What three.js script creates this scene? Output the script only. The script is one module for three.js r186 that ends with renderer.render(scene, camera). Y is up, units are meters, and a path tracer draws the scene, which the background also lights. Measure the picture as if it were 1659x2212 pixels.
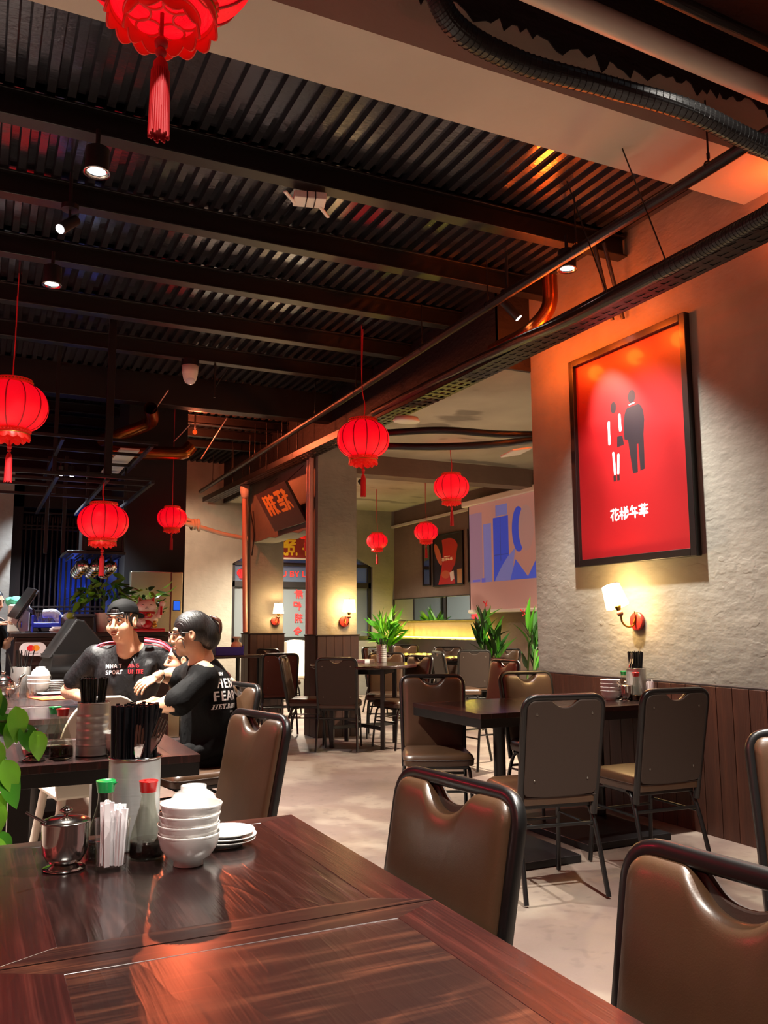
import * as THREE from 'three';
import { RoundedBoxGeometry } from 'three/addons/geometries/RoundedBoxGeometry.js';
import { mergeGeometries, mergeVertices } from 'three/addons/utils/BufferGeometryUtils.js';
import { MarchingCubes } from 'three/addons/objects/MarchingCubes.js';
import { RectAreaLightUniformsLib } from 'three/addons/lights/RectAreaLightUniformsLib.js';

// ---------- camera, sky, exposure ----------
const scene = new THREE.Scene();
const camera = new THREE.PerspectiveCamera(62.1, 1659 / 2212, 0.05, 80);
{
  const yaw = 0.44616, pitch = 0.13109;
  camera.position.set(0, 1.24, 0);
  camera.lookAt(Math.sin(yaw) * Math.cos(pitch), 1.24 + Math.sin(pitch), -Math.cos(yaw) * Math.cos(pitch));
  camera.rotateZ(-0.00524);
}
scene.add(camera);
scene.background = new THREE.Color(0.12, 0.21, 0.40);      // dusk outside the glass front
RectAreaLightUniformsLib.init();
const renderer = new THREE.WebGLRenderer({ antialias: true });
renderer.toneMapping = THREE.LinearToneMapping;
renderer.toneMappingExposure = 1.1;
renderer.shadowMap.enabled = true;

const LIGHT = { ceilingSpot: 150, sconce: 1.5, lantern: 0.22, neonOrange: 4.2, neonPink: 9 };

// ---------- helpers ----------
let seed = 7;
const rnd = () => { seed = (seed * 16807) % 2147483647; return (seed & 0xffffff) / 0x1000000; };
const rr = (a, b) => a + (b - a) * rnd();
const V = (x, y, z) => new THREE.Vector3(x, y, z);
const used = {};
function numbered(n) { const k = (used[n] = (used[n] ?? -1) + 1); return k ? n + '_' + String(k).padStart(3, '0') : n; }
function tag(o, label, category, group) { o.userData.label = label; o.userData.category = category; if (group) o.userData.group = group; return o; }
function shadows(o) { o.castShadow = true; o.receiveShadow = true; return o; }
function thing(name, label, category, p = [0, 0, 0], turn = 0, group) {
  const o = new THREE.Group(); o.name = numbered(name); o.position.set(...p); o.rotation.y = turn; scene.add(o);
  return tag(o, label, category, group);
}
function part(name, geo, mat, parent, label) {
  const g = Array.isArray(geo) ? merge(geo) : geo;
  const m = shadows(new THREE.Mesh(g, mat)); m.name = parent ? name : numbered(name);
  if (label) m.userData.label = label;
  (parent ?? scene).add(m); return m;
}
function single(name, geo, mat, label, category, p, group) {
  const m = part(name, geo, mat, null); if (p) m.position.set(...p); return tag(m, label, category, group);
}
function struct(name, geo, mat) { const m = part(name, geo, mat, null); m.userData.kind = 'structure'; return m; }
function copy(o, p, turn, label, group) {
  const c = o.clone(); c.name = numbered(o.name.replace(/_\d{3}$/, '')); scene.add(c);
  c.userData = { ...o.userData }; if (p) c.position.set(...p); if (turn !== undefined) c.rotation.y = turn;
  if (label) c.userData.label = label; if (group) c.userData.group = group; return c;
}
function merge(list) {
  return mergeGeometries(list.map((g) => { const n = g.index ? g.toNonIndexed() : g; for (const k of Object.keys(n.attributes)) if (!['position', 'normal', 'uv'].includes(k)) n.deleteAttribute(k); if (!n.attributes.uv) n.setAttribute('uv', new THREE.BufferAttribute(new Float32Array(n.attributes.position.count * 2), 2)); return n; }));
}
function mv(g, x = 0, y = 0, z = 0, rx = 0, ry = 0, rz = 0) { if (rx) g.rotateX(rx); if (ry) g.rotateY(ry); if (rz) g.rotateZ(rz); g.translate(x, y, z); return g; }
// uv in metres from the dominant axis of each face
function uvm(g, s = 1, swap = false) {
  const n = g.index ? g.toNonIndexed() : g, p = n.attributes.position, uv = new Float32Array(p.count * 2);
  const a = V(), b = V(), c = V();
  for (let i = 0; i < p.count; i += 3) {
    a.fromBufferAttribute(p, i); b.fromBufferAttribute(p, i + 1); c.fromBufferAttribute(p, i + 2);
    const q = b.clone().sub(a).cross(c.clone().sub(a)), ax = Math.abs(q.x), ay = Math.abs(q.y), az = Math.abs(q.z);
    [a, b, c].forEach((v, k) => {
      let u, w;
      if (ay >= ax && ay >= az) { u = v.x; w = v.z; } else if (ax >= az) { u = v.z; w = v.y; } else { u = v.x; w = v.y; }
      if (swap) [u, w] = [w, u];
      uv[(i + k) * 2] = u * s; uv[(i + k) * 2 + 1] = w * s;
    });
  }
  n.setAttribute('uv', new THREE.BufferAttribute(uv, 2)); return n;
}
const box = (w, h, d, x = 0, y = 0, z = 0) => uvm(new THREE.BoxGeometry(w, h, d).translate(x, y, z));
const boxB = (x0, x1, y0, y1, z0, z1) => box(x1 - x0, y1 - y0, z1 - z0, (x0 + x1) / 2, (y0 + y1) / 2, (z0 + z1) / 2);
const rbox = (w, h, d, r = 0.004, x = 0, y = 0, z = 0, seg = 2) => new RoundedBoxGeometry(w, h, d, seg, Math.min(r, w / 2.01, h / 2.01, d / 2.01)).translate(x, y, z);
const cyl = (r0, r1, h, x = 0, y = 0, z = 0, seg = 20) => new THREE.CylinderGeometry(r0, r1, h, seg).translate(x, y, z);
const lathe = (pts, seg = 32) => new THREE.LatheGeometry(pts.map((p) => new THREE.Vector2(p[0], p[1])), seg);
const ball = (r, x = 0, y = 0, z = 0, s = 16) => new THREE.SphereGeometry(r, s, Math.max(8, s * 0.6 | 0)).translate(x, y, z);
const tube = (pts, r, seg = 24, rs = 8, closed = false) => new THREE.TubeGeometry(new THREE.CatmullRomCurve3(pts.map((p) => V(...p)), closed, 'centripetal'), seg, r, rs, closed);
function rod(a, b, r, rs = 8, r2 = r) {
  const A = V(...a), B = V(...b), d = B.clone().sub(A), g = new THREE.CylinderGeometry(r2, r, d.length(), rs);
  g.applyQuaternion(new THREE.Quaternion().setFromUnitVectors(V(0, 1, 0), d.clone().normalize())); const m = A.add(B).multiplyScalar(0.5);
  return g.translate(m.x, m.y, m.z);
}
function extr(shape, depth, bevel = 0, bs = 2, cs = 12) {
  return new THREE.ExtrudeGeometry(shape, { depth, bevelEnabled: bevel > 0, bevelThickness: bevel, bevelSize: bevel, bevelSegments: bs, curveSegments: cs });
}
function poly(pts) { const s = new THREE.Shape(); pts.forEach((p, i) => (i ? s.lineTo(p[0], p[1]) : s.moveTo(p[0], p[1]))); s.closePath(); return s; }
// sweeps a rounded rectangle (w in the plane of the path, d along n) along points that lie in one plane
function sweep(pts, n, w, d, closed = false, r = 0.3) {
  const N = n.clone().normalize(), sec = [], k = 12;
  for (let i = 0; i < k; i++) { const t = (i / k) * Math.PI * 2, c = Math.cos(t), s = Math.sin(t), e = r * 2; sec.push([Math.sign(c) * Math.pow(Math.abs(c), e) * w / 2, Math.sign(s) * Math.pow(Math.abs(s), e) * d / 2]); }
  const pos = [], idx = [], m = pts.length;
  for (let i = 0; i < m; i++) {
    const a = pts[closed ? (i + m - 1) % m : Math.max(0, i - 1)], b = pts[closed ? (i + 1) % m : Math.min(m - 1, i + 1)];
    const t = b.clone().sub(a).normalize(), q = t.clone().cross(N).normalize();
    for (const [u, v] of sec) pos.push(pts[i].x + q.x * u + N.x * v, pts[i].y + q.y * u + N.y * v, pts[i].z + q.z * u + N.z * v);
  }
  const ring = closed ? m : m - 1;
  for (let i = 0; i < ring; i++) for (let j = 0; j < k; j++) { const a = i * k + j, b = i * k + (j + 1) % k, c = ((i + 1) % m) * k + j, e = ((i + 1) % m) * k + (j + 1) % k; idx.push(a, b, c, b, e, c); }
  if (!closed) for (const [o, f] of [[0, 1], [(m - 1) * k, -1]]) for (let j = 1; j < k - 1; j++) f > 0 ? idx.push(o, o + j + 1, o + j) : idx.push(o, o + j, o + j + 1);
  const g = new THREE.BufferGeometry(); g.setAttribute('position', new THREE.Float32BufferAttribute(pos, 3)); g.setIndex(idx); g.computeVertexNormals(); return g;
}
function arcPath(list, steps = 6) {           // polyline whose corners [x, y, radius] are rounded, in x-y
  const out = [];
  list.forEach((p, i) => {
    const r = p[2] ?? 0; if (!r || !i || i === list.length - 1) { out.push(V(p[0], p[1], 0)); return; }
    const a = V(list[i - 1][0] - p[0], list[i - 1][1] - p[1], 0).normalize(), b = V(list[i + 1][0] - p[0], list[i + 1][1] - p[1], 0).normalize(), c = V(p[0], p[1], 0);
    const s = c.clone().addScaledVector(a, r), e = c.clone().addScaledVector(b, r);
    for (let k = 0; k <= steps; k++) { const t = k / steps; out.push(s.clone().multiplyScalar((1 - t) ** 2).addScaledVector(c, 2 * t * (1 - t)).addScaledVector(e, t * t)); }
  });
  return out;
}

// ---------- procedural textures ----------
const hash = (x, y, s) => { let h = (x * 374761393 + y * 668265263 + s * 974711) | 0; h = Math.imul(h ^ (h >>> 13), 1274126177); return ((h ^ (h >>> 16)) >>> 0) / 4294967296; };
function vnoise(u, v, px, py, s) {            // tiles every px by py cells
  const x = u * px, y = v * py, x0 = Math.floor(x), y0 = Math.floor(y), fx = x - x0, fy = y - y0, sx = fx * fx * (3 - 2 * fx), sy = fy * fy * (3 - 2 * fy);
  const h = (i, j) => hash(((i % px) + px) % px, ((j % py) + py) % py, s);
  return (h(x0, y0) * (1 - sx) + h(x0 + 1, y0) * sx) * (1 - sy) + (h(x0, y0 + 1) * (1 - sx) + h(x0 + 1, y0 + 1) * sx) * sy;
}
function fbm(u, v, px, py, o, s) { let t = 0, a = 0.5, n = 0; for (let i = 0; i < o; i++) { t += a * vnoise(u, v, px, py, s + i); n += a; a *= 0.5; px *= 2; py *= 2; } return t / n; }
const clamp = THREE.MathUtils.clamp, lerp = THREE.MathUtils.lerp, smooth = THREE.MathUtils.smoothstep;
function dtex(w, h, fn, srgb = false, rep = [1, 1]) {
  const d = new Uint8Array(w * h * 4);
  for (let y = 0; y < h; y++) for (let x = 0; x < w; x++) { const c = fn((x + 0.5) / w, (y + 0.5) / h), i = (y * w + x) * 4; const a = Array.isArray(c) ? c : [c, c, c]; for (let k = 0; k < 3; k++) d[i + k] = clamp(a[k], 0, 1) * 255; d[i + 3] = 255; }
  const t = new THREE.DataTexture(d, w, h); t.wrapS = t.wrapT = THREE.RepeatWrapping; t.magFilter = THREE.LinearFilter; t.minFilter = THREE.LinearMipmapLinearFilter; t.generateMipmaps = true;
  if (srgb) t.colorSpace = THREE.SRGBColorSpace; t.repeat.set(...rep); t.needsUpdate = true; return t;
}
function ctex(w, h, draw) {
  const c = document.createElement('canvas'); c.width = w; c.height = h; const x = c.getContext('2d'); draw(x, w, h);
  const t = new THREE.CanvasTexture(c); t.colorSpace = THREE.SRGBColorSpace; t.magFilter = THREE.LinearFilter; return t;
}
const mixc = (a, b, t) => a.map((v, i) => v + (b[i] - v) * t);
const std = (o) => new THREE.MeshStandardMaterial(o), phy = (o) => new THREE.MeshPhysicalMaterial(o);

// ---------- materials ----------
const plasterBump = dtex(1024, 1024, (u, v) => {
  const s = fbm(u, v, 10, 34, 5, 3), k = fbm(u, v, 40, 60, 3, 9), d = fbm(u, v, 5, 5, 3, 21);
  const scar = smooth(fbm(u, v, 14, 22, 4, 31), 0.56, 0.63) * smooth(d, 0.5, 0.62);
  return 0.42 * s + 0.33 * k + 0.14 * scar;
}, false, [0.55, 0.55]);
const plasterMap = dtex(512, 512, (u, v) => { const a = fbm(u, v, 3, 4, 5, 5), b = fbm(u, v, 30, 12, 3, 8), t = clamp((a - 0.5) * 1.5 + 0.5 + (b - 0.5) * 0.25, 0, 1); return mixc([0.415, 0.41, 0.38], [0.555, 0.545, 0.50], t); }, true, [0.4, 0.4]);
const slabMap = dtex(512, 512, (u, v) => { const a = fbm(u, v, 4, 3, 5, 51), st = smooth(fbm(u, v, 5, 12, 4, 66), 0.62, 0.72); return mixc(mixc([0.52, 0.50, 0.44], [0.67, 0.65, 0.58], clamp(a * 1.7 - 0.35, 0, 1)), [0.26, 0.25, 0.22], st * 0.45); }, true, [0.28, 0.28]);
const floorMap = dtex(1024, 1024, (u, v) => {
  const a = fbm(u, v, 4, 4, 6, 12), b = fbm(u, v, 9, 7, 5, 44), w = smooth(b, 0.47, 0.66), sp = smooth(fbm(u, v, 60, 60, 3, 70), 0.66, 0.74);
  return mixc(mixc([0.40, 0.34, 0.31], [0.49, 0.445, 0.40], w), [0.29, 0.245, 0.225], clamp((0.5 - a) * 1.6, 0, 0.6) + sp * 0.25);
}, true, [0.3, 0.3]);
const floorRough = dtex(512, 512, (u, v) => 0.34 + 0.35 * fbm(u, v, 8, 8, 5, 61), false, [0.3, 0.3]);
const woodGrain = (dark, light, s, rings) => dtex(512, 1024, (u, v) => {
  const wob = fbm(u, v, 3, 2, 4, s), g = Math.abs(((u * rings + wob * rings * 0.55) % 1) - 0.5) * 2, f = fbm(u, v, 90, 6, 3, s + 4), m = fbm(u, v, 4, 3, 4, s + 9);
  return mixc(dark, light, clamp(Math.pow(g, 3) * 0.55 + (f - 0.45) * 0.9 + (m - 0.5) * 0.7, 0, 1));
}, true);
const grainBump = dtex(512, 512, (u, v) => { const wob = fbm(u, v, 3, 2, 4, 77), g = Math.abs(((u * 9 + wob * 5) % 1) - 0.5) * 2; return 0.5 * Math.pow(g, 4) + 0.5 * fbm(u, v, 110, 8, 3, 80); });
const darkTop = woodGrain([0.095, 0.05, 0.046], [0.215, 0.135, 0.12], 101, 7), streakTop = woodGrain([0.115, 0.058, 0.05], [0.33, 0.19, 0.13], 131, 5), reddish = woodGrain([0.14, 0.055, 0.048], [0.27, 0.12, 0.10], 151, 4), plankMap = woodGrain([0.235, 0.125, 0.078], [0.315, 0.175, 0.112], 171, 3);
const leatherBump = dtex(512, 512, (u, v) => 0.6 * fbm(u, v, 70, 70, 3, 90) + 0.4 * fbm(u, v, 12, 12, 3, 93), false, [4, 4]);
const leatherMap = dtex(256, 256, (u, v) => mixc([0.212, 0.142, 0.09], [0.28, 0.192, 0.122], fbm(u, v, 5, 5, 4, 95)), true);
const clothBump = dtex(256, 256, (u, v) => fbm(u, v, 6, 6, 4, 201), false, [3, 3]);
const brushed = dtex(256, 256, (u, v) => fbm(u, v, 4, 60, 3, 220), false);
const ribBump = dtex(64, 256, (u, v) => 0.5 + 0.5 * Math.sin(v * Math.PI * 2 * 22), false);
function rep(t, x, y, rot = 0) { const c = t.clone(); c.repeat.set(x, y); c.rotation = rot; c.needsUpdate = true; return c; }

const M = {
  plaster: std({ map: plasterMap, bumpMap: plasterBump, bumpScale: 0.007, roughness: 0.86 }),
  slab: std({ map: slabMap, bumpMap: plasterBump, bumpScale: 0.004, roughness: 0.9 }),
  creamSlab: std({ map: dtex(256, 256, (u, v) => mixc([0.66, 0.63, 0.57], [0.77, 0.74, 0.67], fbm(u, v, 4, 4, 5, 401)), true, [0.3, 0.3]), bumpMap: plasterBump, bumpScale: 0.003, roughness: 0.9 }),
  mauve: std({ map: rep(plasterMap, 0.3, 0.3), color: 0xd6b3a6, bumpMap: plasterBump, bumpScale: 0.006, roughness: 0.8 }),
  floor: std({ map: floorMap, roughnessMap: floorRough, roughness: 1, bumpMap: rep(plasterBump, 0.8, 0.8), bumpScale: 0.0018 }),
  deck: phy({ color: 0x6e7078, roughness: 0.17, metalness: 0.92, bumpMap: rep(plasterBump, 1.2, 1.2), bumpScale: 0.0012 }),
  black: std({ color: 0x0d0c0e, roughness: 0.42 }),
  blackMatt: std({ color: 0x0e0c0c, roughness: 0.85 }),
  blackPlaster: std({ color: 0x131014, roughness: 0.7, bumpMap: plasterBump, bumpScale: 0.012 }),
  hose: phy({ color: 0x100f0f, roughness: 0.4, bumpMap: clothBump, bumpScale: 0.004 }),
  steelPaint: std({ color: 0x121111, roughness: 0.4 }),
  whitePipe: std({ color: 0xb9b0a2, roughness: 0.4 }),
  plank: std({ map: rep(plankMap, 3, 0.9), bumpMap: rep(grainBump, 3, 1), bumpScale: 0.0008, roughness: 0.5 }),
  plank2: std({ map: rep(plankMap, 2.3, 0.7), color: 0xd8ccc4, roughness: 0.5 }),
  plankGap: std({ color: 0x1d0c06, roughness: 0.8 }),
  topDark: phy({ map: rep(darkTop, 2.4, 1.2), bumpMap: rep(grainBump, 2.2, 1.1), bumpScale: 0.0006, roughness: 0.24, clearcoat: 0.3, clearcoatRoughness: 0.12 }),
  topStreak: phy({ map: rep(streakTop, 2.4, 1.1, Math.PI / 2), bumpMap: rep(grainBump, 2.4, 1.1), bumpScale: 0.0006, roughness: 0.3, clearcoat: 0.3, clearcoatRoughness: 0.2 }),
  railDark: phy({ map: rep(reddish, 5, 1.2), bumpMap: rep(grainBump, 3, 1.2), bumpScale: 0.0004, roughness: 0.27, clearcoat: 0.2, clearcoatRoughness: 0.2 }),
  railAcross: phy({ map: rep(streakTop, 5, 1.2, Math.PI / 2), roughness: 0.3, clearcoat: 0.2, clearcoatRoughness: 0.2 }),
  roundTop: phy({ map: rep(reddish, 1.6, 0.8), roughness: 0.26 }),
  frame: phy({ color: 0x060606, roughness: 0.38, clearcoat: 0.25, clearcoatRoughness: 0.15 }),
  leather: phy({ map: leatherMap, bumpMap: leatherBump, bumpScale: 0.00018, roughness: 0.38, clearcoat: 0.25, clearcoatRoughness: 0.22 }),
  leatherBack: std({ color: 0x2e2119, bumpMap: leatherBump, bumpScale: 0.0004, roughness: 0.55 }),
  leatherRed: phy({ color: 0x54220f, bumpMap: leatherBump, bumpScale: 0.0004, roughness: 0.42, clearcoat: 0.2, clearcoatRoughness: 0.3 }),
  screw: std({ color: 0x8f8a82, metalness: 1, roughness: 0.3 }),
  red: std({ color: 0xb40c18, roughness: 0.6 }),
  lantern: std({ color: 0xc00418, roughness: 0.55, emissive: 0xff021c, emissiveIntensity: 0.72, bumpMap: rep(clothBump, 6, 4), bumpScale: 0.002 }),
  lanternRib: std({ color: 0xa00a14, roughness: 0.4, emissive: 0xff0418, emissiveIntensity: 0.05 }),
  lanternTrim: std({ color: 0xd92a22, roughness: 0.45, emissive: 0xff1408, emissiveIntensity: 0.12 }),
  gold: std({ color: 0xb98a3a, roughness: 0.3, metalness: 0.9 }),
  goldPaint: std({ color: 0xb0822c, roughness: 0.45, metalness: 0.3 }),
  brass: std({ color: 0xa9822f, roughness: 0.22, metalness: 1 }),
  chrome: std({ color: 0xd8d6d2, roughness: 0.09, metalness: 1 }),
  chromeTop: std({ color: 0xcfcac4, roughness: 0.14, metalness: 1 }),
  tin: std({ color: 0xb4b6b4, roughness: 0.38, metalness: 0.65, bumpMap: brushed, bumpScale: 0.0002 }),
  china: phy({ color: 0xd8d6d2, roughness: 0.16, clearcoat: 0.6, clearcoatRoughness: 0.06 }),
  paper: std({ color: 0xe6e1e3, roughness: 0.8 }),
  glass: phy({ color: 0xffffff, roughness: 0.03, transmission: 1, thickness: 0, ior: 1.45 }),
  glassDusty: phy({ color: 0xe6e6de, roughness: 0.05, transmission: 1, thickness: 0, ior: 1.45 }),
  soy: phy({ color: 0x0b0403, roughness: 0.08, clearcoat: 0.8 }),
  capRed: phy({ color: 0xa9110f, roughness: 0.3, clearcoat: 0.2 }),
  capGreen: phy({ color: 0x0f8f45, roughness: 0.3, clearcoat: 0.2 }),
  chop: phy({ color: 0x070709, roughness: 0.26, clearcoat: 0.3 }),
  shade: std({ color: 0xfff6e2, roughness: 0.9, emissive: 0xffe9c4, emissiveIntensity: 2.2 }),
  whitePlastic: std({ color: 0xd9d4ca, roughness: 0.45 }),
  offWhite: std({ color: 0xc9c4b4, roughness: 0.5 }),
  pinkPaint: std({ color: 0xd3a090, roughness: 0.45 }),
  leaf: std({ color: 0x3a7d18, roughness: 0.42, side: THREE.DoubleSide }),
  leafPale: phy({ color: 0x74b428, roughness: 0.45, transmission: 0.3, thickness: 0, side: THREE.DoubleSide }),
  leafDark: std({ color: 0x1c4417, roughness: 0.35, side: THREE.DoubleSide }),
  stem: std({ color: 0x3b5a22, roughness: 0.6 }),
  soil: std({ color: 0x1d130d, roughness: 1 }),
  skinMan: phy({ color: 0xc4967a, roughness: 0.5, sheen: 0.2 }),
  skin: phy({ color: 0xb68a6e, roughness: 0.5, sheen: 0.2 }),
  hair: phy({ color: 0x0a0706, roughness: 0.46, bumpMap: dtex(256, 256, (u, v) => fbm(u, v, 80, 8, 3, 301), false, [6, 4]), bumpScale: 0.0022 }),
  shirt: phy({ color: 0x0b0b0c, roughness: 0.8, specularIntensity: 0.25, bumpMap: clothBump, bumpScale: 0.006 }),
  shirtSport: phy({ color: 0x161618, roughness: 0.55, specularIntensity: 0.5, bumpMap: clothBump, bumpScale: 0.008 }),
  blueLamp: std({ color: 0x101830, emissive: 0x2c44b4, emissiveIntensity: 0.2 }),
  darkWood: std({ map: rep(plankMap, 3, 1), color: 0x7a5a4a, roughness: 0.45 }),
  brownPanel: std({ map: rep(plankMap, 2, 1), color: 0xa08070, roughness: 0.5 }),
  pane: phy({ color: 0x8fa3b4, roughness: 0.25, transmission: 0.75, thickness: 0 }),
  paneFrost: phy({ color: 0x7f8d92, roughness: 0.55, transmission: 0.55, thickness: 0 }),
  mirror: std({ color: 0xb9c0c4, metalness: 1, roughness: 0.04 }),
};

// ---------- the room ----------
struct('floor', uvm(boxB(-4.2, 7.3, -0.12, 0, -16.5, 3.3)), M.floor);
const wallRight = struct('wall_right', boxB(4, 7.2, 0, 4.7, -5.57, 3.3), M.plaster);
struct('wall_left', boxB(-4.2, -4, 0, 4.7, -14.2, 3.3), M.plaster);
struct('wall_rear', boxB(-4, 4, 0, 4.7, 3.1, 3.3), M.plaster);
const wallBack = struct('wall_back', boxB(6.9, 7.1, 0, 3.6, -14.3, -5.57), M.mauve);
{ // tongue-and-groove boards on the right wall
  part('backing', boxB(3.985, 4.0, 0, 0.862, -5.57, 1.6), M.plankGap, wallRight);
  const pg = [0, 1, 2].map((k) => { const g = rbox(0.022, 0.862, 0.1165, 0.002); const u = uvm(g, 1); u.translate(0, 0, 0); const a = u.attributes.uv; for (let i = 0; i < a.count; i++) a.setX(i, a.getX(i) + k * 0.37); return u; });
  for (let i = 0; i < 50; i++) part('plank', pg[i % 3], M.plank, wallRight).position.set(3.976, 0.431, -5.51 + i * 0.12);
  part('capping', rbox(0.034, 0.012, 7.1, 0.003, 3.983, 0.868, -2.02), M.plankGap, wallRight);
}
{ // the two pillars on the far side of the aisle, boarded to 1.1 m
  for (const [z, k] of [[-9.0, 0], [-11.6, 1]]) {
    const p = struct('pillar', boxB(3.47, 3.95, 0, 3.35, z - 0.34, z), M.plaster);
    part('backing', boxB(3.455, 3.965, 0, 1.11, z - 0.345, z + 0.015), M.plankGap, p);
    for (let i = 0; i < 5; i++) part('plank', uvm(rbox(0.0985, 1.11, 0.016, 0.002)), M.plank2, p).position.set(3.513 + i * 0.1005, 0.555, z + 0.02);
    for (let i = 0; i < 2; i++) part('plank', uvm(rbox(0.016, 1.11, 0.17, 0.003)), M.plank2, p).position.set(3.452, 0.555, z - 0.08 - i * 0.175);
    part('capping', rbox(0.54, 0.016, 0.4, 0.004, 3.71, 1.118, z - 0.165), M.plankGap, p);
  }
  // lintel wall between the pillars, its lower edge broken
  const s = new THREE.Shape(); s.moveTo(9.3, 2.33); s.lineTo(9.55, 2.36); s.lineTo(9.72, 2.345); s.lineTo(9.95, 2.38); s.lineTo(10.3, 2.385); s.lineTo(10.62, 2.37); s.lineTo(10.85, 2.40); s.lineTo(11.3, 2.39); s.lineTo(11.65, 2.4); s.lineTo(11.65, 3.35); s.lineTo(9.3, 3.35); s.closePath();
  struct('lintel', uvm(extr(s, 0.3, 0.006, 1).rotateY(Math.PI / 2).translate(3.5, 0, 0)), M.plaster);
}
{ // far wall with the shop front in a shallow arch
  const s = poly([[2.0, 0], [3.87, 0], [3.87, 0.95], [3.87, 2.27]]), a = new THREE.Shape();
  a.moveTo(2.0, 0); a.lineTo(7.0, 0); a.lineTo(7.0, 4.05); a.lineTo(2.0, 4.05); a.closePath();
  const h = new THREE.Path(); h.moveTo(3.87, 0.95); h.lineTo(6.46, 0.95); h.lineTo(6.46, 2.27); h.quadraticCurveTo(5.165, 3.06, 3.87, 2.27); h.closePath(); a.holes.push(h);
  struct('wall_far', uvm(extr(a, 0.25).translate(0, 0, -14.25)), M.plaster);
  const fr = struct('window_1', [boxB(3.87, 6.46, 1.88, 1.98, -14.16, -14.06), boxB(3.87, 6.46, 2.25, 2.31, -14.16, -14.06), boxB(3.87, 6.46, 0.95, 1.03, -14.16, -14.06), boxB(3.87, 3.93, 0.95, 2.27, -14.16, -14.06), boxB(6.40, 6.46, 0.95, 2.27, -14.16, -14.06), boxB(4.5, 4.57, 0.95, 2.27, -14.16, -14.06), boxB(5.72, 5.79, 0.95, 2.27, -14.16, -14.06)], M.black);
  for (const [x0, x1] of [[3.93, 4.5], [4.57, 5.72], [5.79, 6.4]]) { part('pane', boxB(x0, x1, 1.03, 1.88, -14.115, -14.105), M.paneFrost, fr); part('pane', boxB(x0, x1, 1.98, 2.25, -14.115, -14.105), M.pane, fr); }
  const fan = new THREE.Shape(); fan.moveTo(3.9, 2.31); fan.lineTo(6.43, 2.31); fan.quadraticCurveTo(5.165, 3.03, 3.9, 2.31);
  part('fanlight', extr(fan, 0.01).translate(0, 0, -14.115), M.pane, fr);
}
struct('wall_bar', boxB(-4, 2.0, 0, 4.0, -12.7, -12.5), M.blackPlaster);
struct('pillar_black', boxB(1.49, 2.165, 0, 4.0, -14.2, -9.9), M.blackMatt);
struct('pillar_left', boxB(-1.1, 0.325, 0, 3.0, -10.6, -10.2), M.plaster);
struct('wall_bar_side', boxB(-4, -1.1, 0, 4, -10.6, -10.4), M.blackPlaster);

// ---------- ceilings ----------
{
  const deck = struct('ceiling', boxB(-4, 4, 3.985, 4.06, -14.2, -3.4), M.blackMatt);
  const prof = (x0, n, p, d) => { const a = []; for (let i = 0; i < n; i++) { const x = x0 + i * p; a.push([x, 0], [x + p * 0.42, 0], [x + p * 0.52, d], [x + p * 0.9, d]); } return a; };
  const sheet = (z0, z1, y) => {
    const a = prof(-4, 82, 0.0975, 0.034), pos = [], idx = [], uv = [];
    a.forEach(([x, h]) => { pos.push(x, y + h, z0, x, y + h, z1); uv.push(x, z0, x, z1); });
    for (let i = 0; i < a.length - 1; i++) idx.push(2 * i, 2 * i + 2, 2 * i + 1, 2 * i + 1, 2 * i + 2, 2 * i + 3);
    const g = new THREE.BufferGeometry(); g.setAttribute('position', new THREE.Float32BufferAttribute(pos, 3)); g.setAttribute('uv', new THREE.Float32BufferAttribute(uv, 2)); g.setIndex(idx); const n = g.toNonIndexed(); n.computeVertexNormals(); return n;
  };
  const zs = [-3.45, -4.4, -5.25, -6.15, -7.1, -8.0, -9.05];
  for (let i = 0; i < zs.length - 1; i++) part('corrugated_sheet', sheet(zs[i] + 0.06, zs[i + 1] - 0.02, 3.93), M.deck, deck);
  part('corrugated_sheet', sheet(-9.0, -14.1, 3.95), M.blackMatt, deck);
  // steel joists
  const joist = (z, h, w, x1 = 3.99, y = 3.78) => { const b = struct('ceiling_beam', merge([rbox(x1 + 4, 0.012, w, 0.003, (x1 - 4) / 2, y + 0.006, z), rbox(x1 + 4, h - 0.02, 0.014, 0.003, (x1 - 4) / 2, y + h / 2, z), rbox(x1 + 4, 0.012, w, 0.003, (x1 - 4) / 2, y + h - 0.006, z)]), M.steelPaint); return b; };
  joist(-3.44, 0.15, 0.07); for (const z of [-4.42, -5.27, -6.16, -7.1, -8.0]) joist(z, 0.15, 0.1);
  struct('ceiling_beam', rbox(7.7, 0.34, 0.16, 0.006, -0.15, 3.78, -9.2), M.black);
  for (const z of [-10.0, -10.7, -11.4, -12.1]) joist(z, 0.12, 0.08, 3.7, 3.8);
}
{ // concrete beam overhead, its near face bare below and black with paint runs above
  struct('concrete_beam', boxB(-4, 4, 3.7, 4.02, -3.38, -2.97), M.creamSlab);
  const pts = []; let x = -4; seed = 99;
  pts.push([-4, 4.45]); while (x < 4) { pts.push([x, 4.0 + 0.03 * Math.sin(x * 2) - rr(0, 0.05) - (rnd() < 0.22 ? rr(0.02, 0.07) : 0)]); x += rr(0.015, 0.05); } pts.push([4, 3.98], [4, 4.45]);
  struct('paint_edge', extr(poly(pts.reverse()), 0.006).translate(0, 0, -2.968), M.blackPlaster);
  struct('concrete_beam_upper', boxB(-4, 4, 4.02, 4.5, -3.38, -2.972), M.creamSlab);
  struct('ceiling_near', boxB(-4, 4, 4.42, 4.6, -2.97, 3.2), M.blackPlaster);
}
struct('ceiling_right', boxB(3.73, 6.95, 3.3, 3.4, -14.2, -5.57), M.slab);
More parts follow.
